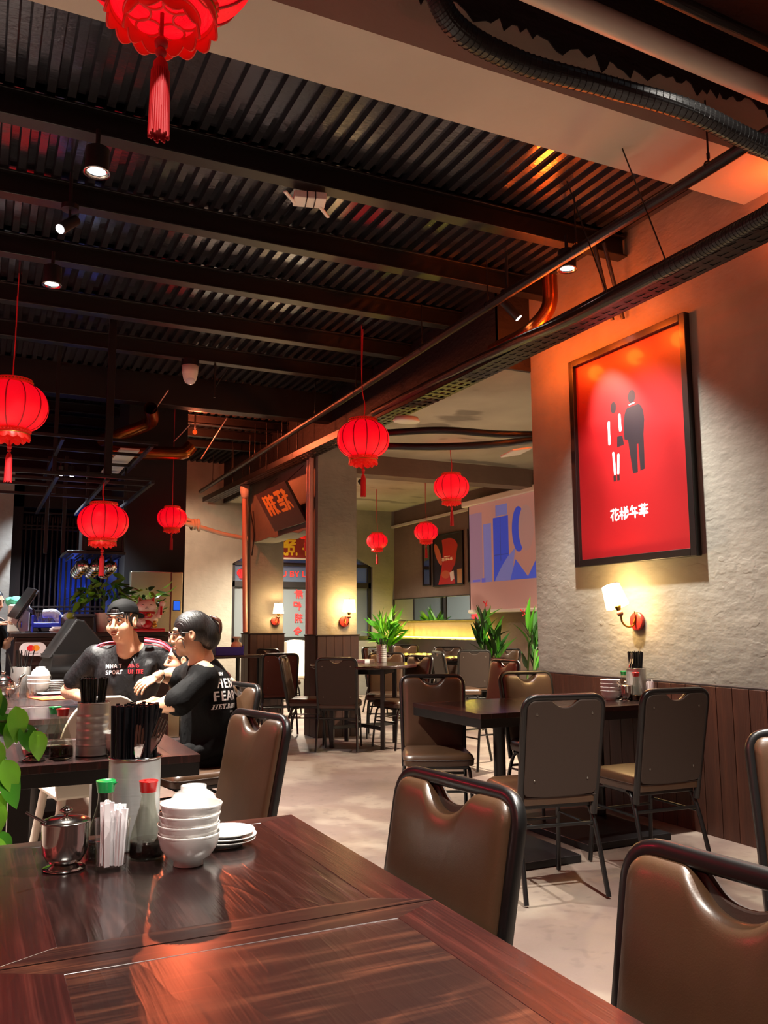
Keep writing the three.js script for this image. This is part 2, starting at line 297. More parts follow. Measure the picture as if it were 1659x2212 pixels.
struct('ceiling_edge', boxB(3.69, 3.73, 3.28, 4.0, -14.2, -5.57), M.blackPlaster);
struct('ceiling_crossbeam', boxB(3.95, 6.9, 3.06, 3.3, -9.62, -9.34), M.mauve);
struct('trim_1', [boxB(6.84, 6.9, 2.99, 3.03, -14, -9.0)], M.whitePipe);
struct('ceiling_closing', [boxB(3.69, 4.01, 3.28, 4.05, -5.6, -5.565), boxB(3.7, 7.2, 4.0, 4.1, -14.3, -5.5)], M.blackPlaster);

// ---------- chairs ----------
const backCurve = (y) => -0.185 - (y - 0.42) * 0.19;
function padShape(w0, w1, y0, y1, r, notchW, notchD) {   // back pad: rounded corners, hand hole at the top
  const s = new THREE.Shape(), a = w0 / 2, b = w1 / 2;
  s.moveTo(-a + r * 0.7, y0); s.quadraticCurveTo(0, y0 - 0.012, a - r * 0.7, y0); s.quadraticCurveTo(a, y0, a, y0 + r * 0.7); s.lineTo(b, y1 - r); s.quadraticCurveTo(b, y1, b - r, y1);
  s.lineTo(notchW + 0.012, y1); s.bezierCurveTo(notchW * 0.8, y1, notchW * 0.72, y1 - notchD, 0, y1 - notchD); s.bezierCurveTo(-notchW * 0.72, y1 - notchD, -notchW * 0.8, y1, -notchW - 0.012, y1);
  s.lineTo(-b + r, y1); s.quadraticCurveTo(-b, y1, -b, y1 - r); s.lineTo(-a, y0 + r * 0.7); s.quadraticCurveTo(-a, y0, -a + r * 0.7, y0); return s;
}
function puff(g, z0, amt, cx, cy, hw, hh) {              // swells the front of a pad
  const p = g.attributes.position;
  for (let i = 0; i < p.count; i++) { if (p.getZ(i) < z0) continue; const u = clamp(1 - ((p.getX(i) - cx) / hw) ** 2, 0, 1), v = clamp(1 - ((p.getY(i) - cy) / hh) ** 2, 0, 1); p.setZ(i, p.getZ(i) + amt * Math.sqrt(u * v)); }
  g.computeVertexNormals(); return g;
}
function gridPad(shape, z0, z1, n, amt) {                // fills an outline with rings so that it can swell towards its middle
  const pts = shape.getPoints(10); const P = pts.filter((p, i) => i === 0 || p.distanceTo(pts[i - 1]) > 1e-4); if (P[0].distanceTo(P[P.length - 1]) < 1e-4) P.pop();
  const c = P.reduce((a, p) => a.add(p), new THREE.Vector2()).divideScalar(P.length); c.y -= 0.03;
  const pos = [], idx = [], m = P.length, rings = [[1, z0], [1.012, z0 + (z1 - z0) * 0.3]];
  for (let k = 0; k <= n; k++) { const t = k / n; rings.push([1.012 - 0.012 * Math.sin(t * 1.57) - t * 0.93 * t, z1 * 0.55 + z0 * 0.45 + (z1 - z0) * 0.45 * Math.sin(Math.min(1, t * 2.6) * 1.57) + amt * Math.sin(t * 1.57)]); }
  for (const [s, z] of rings) for (const p of P) pos.push(c.x + (p.x - c.x) * s, c.y + (p.y - c.y) * s, z);
  pos.push(c.x, c.y, rings[rings.length - 1][1]); const last = pos.length / 3 - 1;
  for (let r = 0; r < rings.length - 1; r++) for (let i = 0; i < m; i++) { const a = r * m + i, b = r * m + (i + 1) % m; idx.push(a, b, a + m, b, b + m, a + m); }
  for (let i = 0; i < m; i++) idx.push((rings.length - 1) * m + i, (rings.length - 1) * m + (i + 1) % m, last);
  const g = new THREE.BufferGeometry(); g.setAttribute('position', new THREE.Float32BufferAttribute(pos, 3)); g.setIndex(idx);
  const uv = []; for (let i = 0; i < pos.length; i += 3) uv.push(pos[i] * 2, pos[i + 1] * 2); g.setAttribute('uv', new THREE.Float32BufferAttribute(uv, 2)); g.computeVertexNormals(); return g;
}
function makeChair(name, padMat, backMat) {
  const t = thing(name, '', 'chair');
  const lean = -Math.atan(0.19), tilt = (g) => g.rotateX(lean).translate(0, 0.42, -0.185);   // local back plane: y up from 0.42 m, front towards +z
  const fp = arcPath([[-0.188, -0.06], [-0.2, 0.494, 0.062], [0.2, 0.494, 0.062], [0.188, -0.06]], 7);
  part('back_frame', tilt(sweep(fp, V(0, 0, 1), 0.03, 0.03, false, 0.36)), M.frame, t);
  const front = padShape(0.366, 0.376, 0.042, 0.4815, 0.044, 0.082, 0.05);
  part('backrest', tilt(gridPad(front, 0.0, 0.026, 9, 0.013)), padMat, t);
  const rear = padShape(0.362, 0.370, 0.044, 0.479, 0.044, 0.07, 0.034);
  const bp = part('back_panel', tilt(extr(rear, 0.010, 0.004, 2, 8).translate(0, 0, -0.014)), backMat, t, 'dark brown vinyl back panel');
  for (const [x, y] of [[-0.14, 0.42], [0.14, 0.42], [-0.135, 0.115], [0.135, 0.115]]) part('screw', tilt(ball(0.0055, 0, 0, 0, 8).scale(1, 1, 0.5).translate(x, y, -0.019)), M.screw, bp);
  const sp = new THREE.Shape(); sp.moveTo(-0.16, -0.2); sp.lineTo(0.16, -0.2); sp.quadraticCurveTo(0.19, -0.2, 0.192, -0.17); sp.lineTo(0.205, 0.15); sp.quadraticCurveTo(0.205, 0.2, 0.15, 0.205); sp.quadraticCurveTo(0, 0.222, -0.15, 0.205); sp.quadraticCurveTo(-0.205, 0.2, -0.205, 0.15); sp.lineTo(-0.192, -0.17); sp.quadraticCurveTo(-0.19, -0.2, -0.16, -0.2);
  part('seat', gridPad(sp, 0, 0.062, 6, 0.012).rotateX(-Math.PI / 2).rotateY(Math.PI).translate(0, 0.418, 0.0), padMat, t);
  const rim = sp.getPoints(8).map((p) => V(p.x * 1.01, 0.452, p.y * 1.01)); part('piping', new THREE.TubeGeometry(new THREE.CatmullRomCurve3(rim, true), 60, 0.0035, 5, true), backMat, t);
  part('seat_frame', merge([rbox(0.35, 0.022, 0.022, 0.006, 0, 0.405, 0.16), rbox(0.35, 0.022, 0.022, 0.006, 0, 0.405, -0.16), rbox(0.022, 0.022, 0.34, 0.006, -0.165, 0.405, 0), rbox(0.022, 0.022, 0.34, 0.006, 0.165, 0.405, 0)]), M.frame, t);
  for (const s of [-1, 1]) {
    part('leg', tube([[s * 0.165, 0.4, 0.10], [s * 0.178, 0.395, 0.145], [s * 0.184, 0.34, 0.165], [s * 0.197, 0.008, 0.205]], 0.0115, 18, 8), M.frame, t);
    part('leg', tube([[s * 0.165, 0.4, -0.08], [s * 0.182, 0.398, -0.13], [s * 0.190, 0.34, -0.165], [s * 0.205, 0.008, -0.255]], 0.0115, 18, 8), M.frame, t);
    part('brace', rod([s * 0.188, 0.3, 0.17], [s * 0.192, 0.3, -0.176], 0.007, 6), M.frame, t);
  }
  part('stretcher', rbox(0.385, 0.016, 0.012, 0.004, 0, 0.318, -0.171), M.frame, t); part('stretcher', rbox(0.37, 0.014, 0.012, 0.004, 0, 0.27, 0.175), M.frame, t);
  return t;
}
const chairA = makeChair('dining_chair', M.leather, M.leatherBack), chairR = makeChair('dining_chair', M.leatherRed, M.leatherRed);
const D2R = Math.PI / 180; let chairUsed = {};
// x, z: middle of the top bar of the back (0.28 m behind the seat's middle)
function chair(proto, x, z, deg, label, group) {
  const a = deg * D2R, p = [x + Math.sin(a) * 0.277, 0, z + Math.cos(a) * 0.277], k = proto.uuid;
  if (!chairUsed[k]) { chairUsed[k] = 1; proto.position.set(...p); proto.rotation.y = a; proto.userData.label = label; if (group) proto.userData.group = group; return proto; }
  return copy(proto, p, a, label, group);
}
chair(chairA, 0.945, -1.62, -82, 'brown leather dining chair with a black frame pulled up at the right of the bowls');
chair(chairA, 0.955, -0.87, -84, 'largest brown leather dining chair, cut off by the lower right corner');
chair(chairA, 0.985, -3.14, -77, 'brown leather dining chair seen edge-on at the right of the table with the corrugated can');
chair(chairA, 1.385, -4.74, -80, 'brown leather dining chair on which the woman in the black shirt sits');
chair(chairA, 2.455, -3.23, 171, 'dining chair with its brown back to us at the aisle end of the wall table');
chair(chairA, 3.15, -3.25, 177, 'dining chair with its dark back to us close to the boarded wall under the lamp');
chair(chairA, 2.68, -4.90, -24, 'brown leather dining chair facing us behind the aisle corner of the wall table');
chair(chairA, 3.42, -4.93, -2, 'brown leather dining chair facing us behind the wall table, half hidden by a chair back');
chair(chairA, 2.30, -1.80, -35, 'dining chair of which only a black bent frame shows at the right edge');
chair(chairA, 3.23, -7.86, 150, 'dining chair with a dark brown back at the near side of the round table');
chair(chairR, 3.16, -9.35, 168, 'dining chair with an orange-brown back standing by the farther boarded pillar');
chair(chairA, 2.93, -8.6, 62, 'dining chair turned sideways at the left of the round table, leaning legs showing');
chair(chairA, 4.30, -8.95, -28, 'brown leather dining chair facing us across the round table with the cutlery can');
chair(chairA, 4.22, -7.95, -80, 'dining chair at the right side of the round table, mostly hidden by a nearer chair');
chair(chairA, 5.62, -9.17, 160, 'dining chair with a dark upright back to us before the far round table');
chair(chairA, 3.62, -11.25, 120, 'dining chair with a purplish sheen partly behind the orange-brown chair');
chair(chairR, 4.34, -6.5, -95, 'red-brown dining chair just past the end of the right wall, top bar towards us');
chair(chairA, 6.15, -10.75, -30, 'far brown dining chair facing us whose top shows above the far round table');
chair(chairA, 6.2, -12.2, -25, 'farthest brown dining chair under the left end of the glowing light strip');
chair(chairR, 5.2, -10.8, 158, 'red-brown dining chair with its back to us behind the cutlery can of the round table');
chair(chairA, 4.98, -8.96, 80, 'dining chair turned sideways left of the far round table, grey edge to us');
chair(chairA, 4.9, -10.6, 85, 'thin dining chair seen edge-on behind the round table');
chair(chairA, 6.35, -9.5, -75, 'dining chair turned sideways with a yellow-lit edge beside the far plants');

// ---------- tables ----------
function plankTop(t, w, d, y, panelMat, sideMat, endMat, mitre = 0.1, end = 0.055) {
  const g = 0.0006, X = w / 2, Z = d / 2, th = 0.028;
  const slab = (pts, m, name) => { const s = poly(pts.map(([x, z]) => [x, -z])); part(name, uvm(extr(s, th - 0.0016, 0.0008, 1).rotateX(-Math.PI / 2).translate(0, y - th + 0.0008, 0)), m, t); };
  const ix = X - mitre, iz = Z - end;
  const pan = poly([[-ix + g, -iz + g], [ix - g, -iz + g], [ix - g, iz - g], [-ix + g, iz - g]]);
  part('panel', uvm(extr(pan, th - 0.0022, 0.0006, 1).rotateX(-Math.PI / 2).translate(0, y - th + 0.0010, 0), 1), panelMat, t);
  slab([[ix, -iz], [X, -Z], [X, Z], [ix, iz]], sideMat, 'rail'); slab([[-ix, iz], [-X, Z], [-X, -Z], [-ix, -iz]], sideMat, 'rail');
  slab([[-ix + g, iz], [ix - g, iz], [X - g, Z], [-X + g, Z]], endMat, 'rail'); slab([[ix - g, -iz], [-ix + g, -iz], [-X + g, -Z], [X - g, -Z]], endMat, 'rail');
  part('apron', merge([rbox(w - 0.004, 0.05, 0.02, 0.002, 0, y - th - 0.024, Z - 0.012), rbox(w - 0.004, 0.05, 0.02, 0.002, 0, y - th - 0.024, -Z + 0.012), rbox(0.02, 0.05, d - 0.04, 0.002, X - 0.012, y - th - 0.024, 0), rbox(0.02, 0.05, d - 0.04, 0.002, -X + 0.012, y - th - 0.024, 0)]), M.frame, t);
}
function squareTable(label, x, z, w, d, panelMat, endMat, pedestals, base = [0.42, 0.46, 0, 0]) {
  const t = thing('square_table', label, 'table', [x, 0, z], 0);
  plankTop(t, w, d, 0.75, panelMat, M.railDark, endMat);
  for (const px of pedestals) {
    const p = part('pedestal', cyl(0.036, 0.036, 0.63, px, 0.36, 0, 20), M.frame, t);
    part('base_plate', rbox(base[0], 0.04, base[1], 0.006, px + base[2], 0.02, base[3]), M.black, p); part('bracket', rbox(0.3, 0.02, 0.3, 0.003, px, 0.66, 0), M.black, p);
  }
  return t;
}
squareTable('nearest dark wood table with a streaky top, cut off by the bottom edge', 0.405, -1.025, 0.73, 0.765, M.topStreak, M.railAcross, [0]);
squareTable('dark wood table with swirling grain carrying the sauce bottles and stacked white bowls', 0.405, -1.795, 0.73, 0.765, M.topDark, M.railAcross, [0]);
{ const t = squareTable('dark wood table with a black edge and square black legs under the corrugated can', 0.44, -3.69, 0.73, 0.74, M.topDark, M.railDark, []);
  for (const [x, z] of [[-0.26, 0.2], [0.02, 0.26], [-0.26, -0.26], [0.26, -0.26]]) part('leg', rbox(0.075, 0.68, 0.075, 0.004, x, 0.34, z), M.frame, t); }
squareTable('dark wood table at which the couple sits, nearer half without dishes', 0.36, -5.33, 0.7, 0.8, M.topDark, M.railDark, [0]);
squareTable('dark wood table carrying the teapot, water glasses and orange menu', 0.36, -6.36, 0.7, 1.2, M.topDark, M.railDark, [0]);
squareTable('dark wood table against the boarded wall with a bluish sheen, aisle half', 2.89, -4.45, 0.75, 0.8, M.topDark, M.railDark, [0], [0.52, 0.8, -0.22, 0.3]);
squareTable('dark wood table against the boarded wall below the lamp, wall half with bowls', 3.635, -4.45, 0.73, 0.8, M.topDark, M.railDark, [0], [0.6, 0.8, -0.25, 0.16]);
function roundTable(label, x, z, r, y, turn) {
  const t = thing('round_table', label, 'table', [x, 0, z], turn), q = r * 0.47;
  part('tabletop', uvm(lathe([[0, y], [r - 0.012, y], [r, y - 0.006], [r, y - 0.028], [r - 0.01, y - 0.034], [0, y - 0.034]], 56)), M.roundTop, t);
  for (const [a, b] of [[1, 1], [1, -1], [-1, 1], [-1, -1]]) part('leg', rbox(0.042, y - 0.036, 0.042, 0.003, a * q, (y - 0.036) / 2, b * q), M.frame, t);
  part('apron', merge([rbox(2 * q, 0.06, 0.02, 0.002, 0, y - 0.065, q), rbox(2 * q, 0.06, 0.02, 0.002, 0, y - 0.065, -q), rbox(0.02, 0.06, 2 * q, 0.002, q, y - 0.065, 0), rbox(0.02, 0.06, 2 * q, 0.002, -q, y - 0.065, 0)]), M.frame, t);
  for (const [a, b] of [[1, 0], [0, 1]]) part('stretcher', rbox(a ? 2.83 * q : 0.03, 0.035, b ? 2.83 * q : 0.03, 0.003, 0, 0.2 + b * 0.002, 0).rotateY(Math.PI / 4), M.frame, t);
  return t;
}
roundTable('dark round table with crossed stretchers in front of the nearer boarded pillar', 3.70, -8.24, 0.565, 0.83, 0.1 + Math.PI / 4);
roundTable('far round table in front of the glowing light strip and plants', 5.80, -9.73, 0.53, 0.81, 0.3);
roundTable('farthest round table seen above the chairs left of the plants', 5.85, -11.3, 0.46, 0.8, 0.6);
{ const t = thing('round_table', 'dark table left of the farther boarded pillar with a blue tray on it', 'table', [2.95, 0, -10.9], 0.3); part('tabletop', rbox(0.8, 0.035, 0.6, 0.006, 0, 0.84, 0), M.roundTop, t); for (const [a, b] of [[1, 1], [1, -1], [-1, 1], [-1, -1]]) part('leg', rbox(0.04, 0.82, 0.04, 0.003, a * 0.34, 0.41, b * 0.25), M.frame, t); part('shelf', rbox(0.74, 0.03, 0.54, 0.004, 0, 0.35, 0), M.roundTop, t); t.name = numbered('side_table'); }
{ // white plastic chair behind the second table
  const t = thing('plastic_chair', 'white moulded plastic chair behind the corrugated can, curved back showing', 'chair', [0.56, 0, -4.62], Math.PI + 0.15);
  const s = new THREE.Shape(); s.moveTo(-0.2, 0); s.lineTo(0.2, 0); s.bezierCurveTo(0.24, 0.2, 0.2, 0.42, 0.06, 0.46); s.lineTo(-0.06, 0.46); s.bezierCurveTo(-0.2, 0.42, -0.24, 0.2, -0.2, 0);
  part('backrest', extr(s, 0.012, 0.006, 2).rotateX(-0.14).translate(0, 0.44, -0.21), M.offWhite, t);
  part('seat', rbox(0.42, 0.03, 0.42, 0.014, 0, 0.44, 0), M.offWhite, t);
  for (const [x, z] of [[-0.17, 0.17], [0.17, 0.17], [-0.17, -0.17], [0.17, -0.17]]) part('leg', rod([x, 0.43, z], [x * 1.35, 0, z * 1.35], 0.021, 12, 0.02), M.offWhite, t);
}
for (const [x, z, l] of [[0.9, -5.56, 'dark stool under the man in the sports shirt'], [1.3, -5.17, 'dark stool under the guest in maroon behind the woman']]) { const t = thing('stool', l, 'stool', [x, 0, z]); part('seat', lathe([[0, 0.40], [0.16, 0.40], [0.175, 0.41], [0.175, 0.43], [0.16, 0.44], [0, 0.44]], 32), M.leatherBack, t); for (const [a, b] of [[1, 1], [1, -1], [-1, 1], [-1, -1]]) part('leg', rod([a * 0.09, 0.4, b * 0.09], [a * 0.13, 0, b * 0.13], 0.012, 8), M.frame, t); }

// ---------- things on the tables ----------
const TOP = 0.7505;
const bowlGeo = lathe([[0, 0.007], [0.026, 0.006], [0.027, 0.0], [0.031, 0.0], [0.031, 0.010], [0.046, 0.019], [0.058, 0.036], [0.0635, 0.06], [0.0650, 0.0635], [0.0640, 0.0650], [0.0620, 0.0635], [0.056, 0.038], [0.044, 0.023], [0.02, 0.014], [0, 0.0135]], 48);
const plateGeo = lathe([[0, 0.004], [0.033, 0.003], [0.034, 0], [0.038, 0], [0.039, 0.004], [0.066, 0.013], [0.0675, 0.0148], [0.0665, 0.016], [0.040, 0.008], [0, 0.0065]], 48);
function bowl(x, y, z, label, flip, s = 1, tilt = 0) { const b = single('rice_bowl', bowlGeo, M.china, label, 'bowl', [x, y, z]); b.scale.setScalar(s); if (flip) { b.rotation.x = Math.PI; b.position.y += 0.065 * s; } b.rotation.z = tilt; return b; }
function plate(x, y, z, label, s = 1) { const p = single('saucer', plateGeo, M.china, label, 'plate', [x, y, z]); p.scale.setScalar(s); return p; }
const glassWall = (pts, t, seg = 36) => lathe([...pts, ...pts.slice().reverse().map(([r, y], i, a) => [Math.max(0, r - t), i === a.length - 1 ? y + 0.003 : y])], seg);
function sauceBottle(x, z, cap, label, level = 0.035, s = 1, y = TOP) {
  const t = thing('sauce_bottle', label, 'bottle', [x, y, z], rr(0, 6)); t.scale.setScalar(s);
  const prof = [[0, 0.001], [0.036, 0], [0.0385, 0.004], [0.039, 0.012], [0.0382, 0.03], [0.0315, 0.06], [0.0215, 0.092], [0.0165, 0.112], [0.015, 0.13], [0.016, 0.138]];
  part('glass_body', lathe(prof, 40), M.glassDusty, t);
  const inner = prof.filter((p) => p[1] < level).map(([r, h]) => [Math.max(0, r - 0.0022), Math.max(0.003, h)]), R = 0.0385 - Math.max(0, level - 0.03) * 0.22 - 0.0022;
  part('soy_sauce', lathe([...inner, [R, level], [0, level]], 36), M.soy, t);
  const c = part('cap', lathe([[0, 0.157], [0.0185, 0.159], [0.0205, 0.161], [0.0205, 0.159], [0.0172, 0.137], [0.016, 0.137], [0, 0.14]], 32), cap, t, cap === M.capRed ? 'red plastic pouring cap' : 'green plastic pouring cap');
  part('spout', new THREE.ConeGeometry(0.006, 0.014, 10).rotateZ(-1.3).translate(0.021, 0.156, 0), cap, c);
  return t;
}
function saucePot(x, z, label, s = 1) {
  const t = thing('condiment_pot', label, 'pot', [x, TOP, z], 0); t.scale.setScalar(s);
  part('body', lathe([[0, 0.012], [0.020, 0.012], [0.034, 0.016], [0.043, 0.032], [0.046, 0.055], [0.046, 0.09], [0.048, 0.092], [0.0465, 0.094], [0.044, 0.09], [0.044, 0.05], [0.03, 0.02], [0, 0.018]], 48), M.chrome, t);
  part('foot', lathe([[0, 0.0], [0.041, 0], [0.042, 0.003], [0.036, 0.006], [0.026, 0.009], [0.024, 0.013], [0, 0.014]], 44), M.chrome, t);
  const lid = part('lid', lathe([[0, 0.104], [0.03, 0.102], [0.045, 0.097], [0.049, 0.094], [0.049, 0.0925], [0, 0.094]], 48), M.chromeTop, t);
  part('knob', lathe([[0.004, 0.102], [0.004, 0.108], [0.012, 0.112], [0.0135, 0.115], [0.009, 0.119], [0.004, 0.1225], [0, 0.124]], 24), M.chrome, lid);
  part('spoon_handle', tube([[-0.03, 0.09, 0.015], [-0.055, 0.106, 0.017], [-0.078, 0.121, 0.018]], 0.0032, 10, 6).scale(1, 1, 1), M.chrome, t);
  return t;
}
function can(x, z, label, r = 0.058, h = 0.19, ribs = 0, y = TOP) {
  const t = thing('cutlery_can', label, 'can', [x, y, z], 0), pts = [[0, 0.001], [r - 0.002, 0], [r + 0.001, 0.002], [r, 0.006]];
  const n = 60; for (let i = 1; i < n; i++) { const v = i / n, b = ribs && v > 0.18 && v < 0.84 ? 0.0018 * Math.max(0, Math.sin(v * Math.PI * 2 * ribs)) : 0; pts.push([r + b, 0.006 + v * (h - 0.012)]); }
  part('body', lathe([...pts, [r, h - 0.004], [r - 0.0012, h - 0.004], [r - 0.0012, 0.01], [0, 0.008]], 56), M.tin, t);
  part('rim', new THREE.TorusGeometry(r + 0.0008, 0.0022, 8, 56).rotateX(Math.PI / 2).translate(0, h - 0.002, 0), M.chrome, t);
  return t;
}
const chopGeo = mergeGeometries([(() => { const g = new THREE.CylinderGeometry(0.0034, 0.0044, 0.245, 8).toNonIndexed(); g.translate(0, 0.1225, 0); return g; })()]);
function chopsticks(n, x, z, r, label, group, fan = 0.18, s = 1, base = 0.76, skew = 0) {
  for (let i = 0; i < n; i++) {
    const a = rr(0, 6.283), q = r * Math.sqrt(rnd()), lean = rr(0.2, 1) * fan, o = single('chopstick', chopGeo, M.chop, label, 'chopstick', [x + Math.cos(a) * q * 0.6, base, z + Math.sin(a) * q * 0.6], group);
    o.scale.set(s, s * rr(0.985, 1.01), s); o.rotation.set(Math.sin(a) * lean, 0, -Math.cos(a) * lean + skew); }
}
const forkGeo = (() => {
  const sh = new THREE.Shape(); sh.moveTo(-0.0035, 0); sh.lineTo(-0.0028, 0.11); sh.bezierCurveTo(-0.003, 0.125, -0.012, 0.128, -0.0125, 0.145);
  for (let k = 0; k < 4; k++) { const x = -0.0125 + k * 0.0068; sh.lineTo(x, 0.19); sh.lineTo(x + 0.0026, 0.192); sh.lineTo(x + 0.0042, 0.19); if (k < 3) { sh.lineTo(x + 0.0044, 0.152); sh.lineTo(x + 0.0066, 0.152); } }
  sh.bezierCurveTo(0.0125, 0.128, 0.003, 0.125, 0.0028, 0.11); sh.lineTo(0.0035, 0); sh.closePath();
  const g = extr(sh, 0.0013, 0.0003, 1, 6), p = g.attributes.position; for (let i = 0; i < p.count; i++) { const y = p.getY(i); if (y > 0.1) p.setZ(i, p.getZ(i) + 0.010 * Math.sin((y - 0.1) / 0.092 * 2.6)); } g.computeVertexNormals(); return g;
})();
function fork(x, y, z, rx, ry, rz, label, s = 1) { const f = single('fork', forkGeo, M.chrome, label, 'fork', [x, y, z]); f.rotation.set(rx, ry, rz, 'YXZ'); f.scale.setScalar(s); return f; }
function strawGlass(x, z, label, group, n = 22, s = 1) {
  const t = thing('straw_glass', label, 'glass', [x, TOP, z], 0); t.scale.setScalar(s);
  part('tumbler', lathe([[0, 0.0], [0.028, 0], [0.0295, 0.002], [0.035, 0.098], [0.0358, 0.1], [0.034, 0.099], [0.0285, 0.010], [0, 0.009]], 40), M.glass, t);
  for (let i = 0; i < n; i++) {
    const a = rr(0, 6.283), q = 0.0235 * Math.sqrt(rnd()), h = rr(0.104, 0.126), g = new THREE.BoxGeometry(0.0105, h, 0.0018); const o = single('paper_sleeve', g.translate(0, h / 2, 0), M.paper, 'white paper toothpick sleeve standing in ' + group, 'sleeve', [x + Math.cos(a) * q * s, TOP + 0.0105 * s, z + Math.sin(a) * q * s], 'paper sleeves in ' + group);
    o.rotation.set(Math.sin(a) * 0.075, rr(0, 6.28), -Math.cos(a) * 0.075); o.scale.setScalar(s); }
}
// nearest set
saucePot(0.19, -1.915, 'polished steel condiment pot with lid and spoon at the left of the nearest table');
sauceBottle(0.272, -1.955, M.capGreen, 'soy bottle with a green cap behind the glass of paper sleeves', 0.036, 1.0);
sauceBottle(0.357, -1.93, M.capRed, 'soy bottle with a red cap next to the stack of bowls on the nearest table', 0.037, 0.98);
strawGlass(0.275, -1.865, 'clear tumbler full of white paper sleeves on the nearest table', 'the nearest tumbler', 32);
can(0.345, -2.035, 'smooth grey metal can with black chopsticks and forks on the nearest table', 0.0565, 0.197, 0);
chopsticks(84, 0.343, -2.035, 0.072, 'black chopstick standing in the smooth grey can on the nearest table', 'black chopsticks in the nearest can', 0.045, 1.22, 0.762, 0);
chopsticks(7, 0.322, -2.03, 0.02, 'black chopstick standing in the smooth grey can on the nearest table', 'black chopsticks in the nearest can', 0.03, 1.2, 0.765, -0.2);
fork(0.312, 0.838, -1.995, 0.0, 0.3, -0.46, 'steel fork leaning furthest right in the nearest can, tines up', 1.1);
fork(0.328, 0.82, -1.99, 0.0, 0.2, -0.1, 'steel fork upright in the middle of the nearest can', 1.05);
fork(0.322, 0.83, -2.02, 0, 0, 0, 'steel fork seen on edge at the right rim of the nearest can', 1.25).rotation.set(0, 0.9, -0.42, 'YXZ');
bowl(0.425, TOP, -1.835, 'white bowl at the bottom of the stack of four on the nearest table', false, 1);
bowl(0.424, TOP + 0.0195, -1.836, 'second white bowl from the bottom of the stack of four on the nearest table', false, 0.99);
bowl(0.425, TOP + 0.039, -1.835, 'third white bowl from the bottom of the stack of four on the nearest table', false, 0.99);
bowl(0.427, TOP + 0.0585, -1.835, 'topmost white bowl of the stack of four on the nearest table', false, 0.99, -0.02);
plate(0.535, TOP, -1.955, 'lowest of three white saucers beside the bowls on the nearest table');
plate(0.537, TOP + 0.0085, -1.953, 'middle one of three white saucers beside the bowls on the nearest table');
plate(0.535, TOP + 0.017, -1.956, 'uppermost of three white saucers beside the bowls on the nearest table', 0.98);
bowl(0.478, TOP, -2.025, 'white bowl at the foot of the rear pile behind the stack of four', false, 0.95);
bowl(0.478, TOP + 0.06, -2.03, 'white bowl turned upside down behind the stack of four on the nearest table', true, 0.95);
// second table
can(0.430, -3.5, 'ribbed tin can full of black chopsticks on the second table', 0.058, 0.2, 7);
chopsticks(34, 0.43, -3.5, 0.04, 'black chopstick standing in the ribbed tin can', 'black chopsticks in the ribbed can', 0.12, 1.14, 0.762);
sauceBottle(0.318, -3.475, M.capRed, 'soy bottle with a red cap beside the ribbed tin can', 0.04, 1.12);
sauceBottle(0.298, -3.57, M.capGreen, 'soy bottle with a green cap half behind a red-capped one by the ribbed can', 0.03, 1.12);
saucePot(0.222, -3.47, 'steel condiment pot behind the hanging leaves on the second table', 0.95);
bowl(0.517, TOP, -3.5, 'lower white bowl squeezed behind the nearest chopsticks on the second table', false, 0.9); bowl(0.517, TOP + 0.022, -3.5, 'upper white bowl squeezed behind the nearest chopsticks on the second table', false, 0.9);
// table by the boarded wall
can(3.885, -4.35, 'smooth grey can of chopsticks against the right wall under the lamp', 0.062, 0.2, 0);
chopsticks(22, 3.885, -4.35, 0.035, 'black chopstick standing in the can against the right wall', 'black chopsticks in the can by the right wall', 0.11, 1.2, 0.762);
fork(3.825, 0.86, -4.37, 0.05, 1.2, 0.22, 'left steel fork in the can against the right wall', 1.0); fork(3.84, 0.86, -4.36, 0.02, 1.2, 0.2, 'right steel fork in the can against the right wall', 1.0);
for (const [k, n] of [[0, 'bottom'], [1, 'second'], [2, 'third'], [3, 'topmost']]) bowl(3.69, TOP + k * 0.0225, -4.375, ['white bowl at the bottom of the stack on the wall table', 'second white bowl up in the stack on the wall table', 'third white bowl up in the stack on the wall table', 'topmost white bowl in the stack on the wall table'][k], false, 0.98);
plate(3.80, TOP, -4.48, 'lowest white saucer behind the wall table bowls'); plate(3.80, TOP + 0.0085, -4.48, 'second white saucer behind the wall table bowls'); bowl(3.79, TOP + 0.022, -4.49, 'upside-down white bowl on saucers behind the wall table stack', true, 0.95);
saucePot(3.765, -4.32, 'steel condiment pot between bowls and bottles on the wall table');
sauceBottle(3.815, -4.275, M.capRed, 'soy bottle with a red cap on the wall table', 0.035, 1.1);
sauceBottle(3.845, -4.42, M.capGreen, 'soy bottle with a green cap on the wall table', 0.03, 1.1);
strawGlass(3.875, -4.215, 'small tumbler of paper sleeves on the wall table next to the red-capped bottle', 'the wall table tumbler', 14);
// round table
can(3.99, -8.42, 'shiny ribbed can with dark cutlery on the round table', 0.055, 0.19, 9, 0.8305); chopsticks(12, 3.99, -8.42, 0.03, 'dark utensil sticking out of the can on the round table', 'dark cutlery in the round table can', 0.3, 1.0, 0.845);
{ const t = thing('napkin_stack', 'low white stack of napkins beside the can on the round table', 'napkins', [3.84, 0.8305, -8.5], 0.4); for (let i = 0; i < 4; i++) part('napkin', rbox(0.16, 0.008, 0.12, 0.003, rr(-0.004, 0.004), 0.004 + i * 0.0085, 0), M.paper, t); }
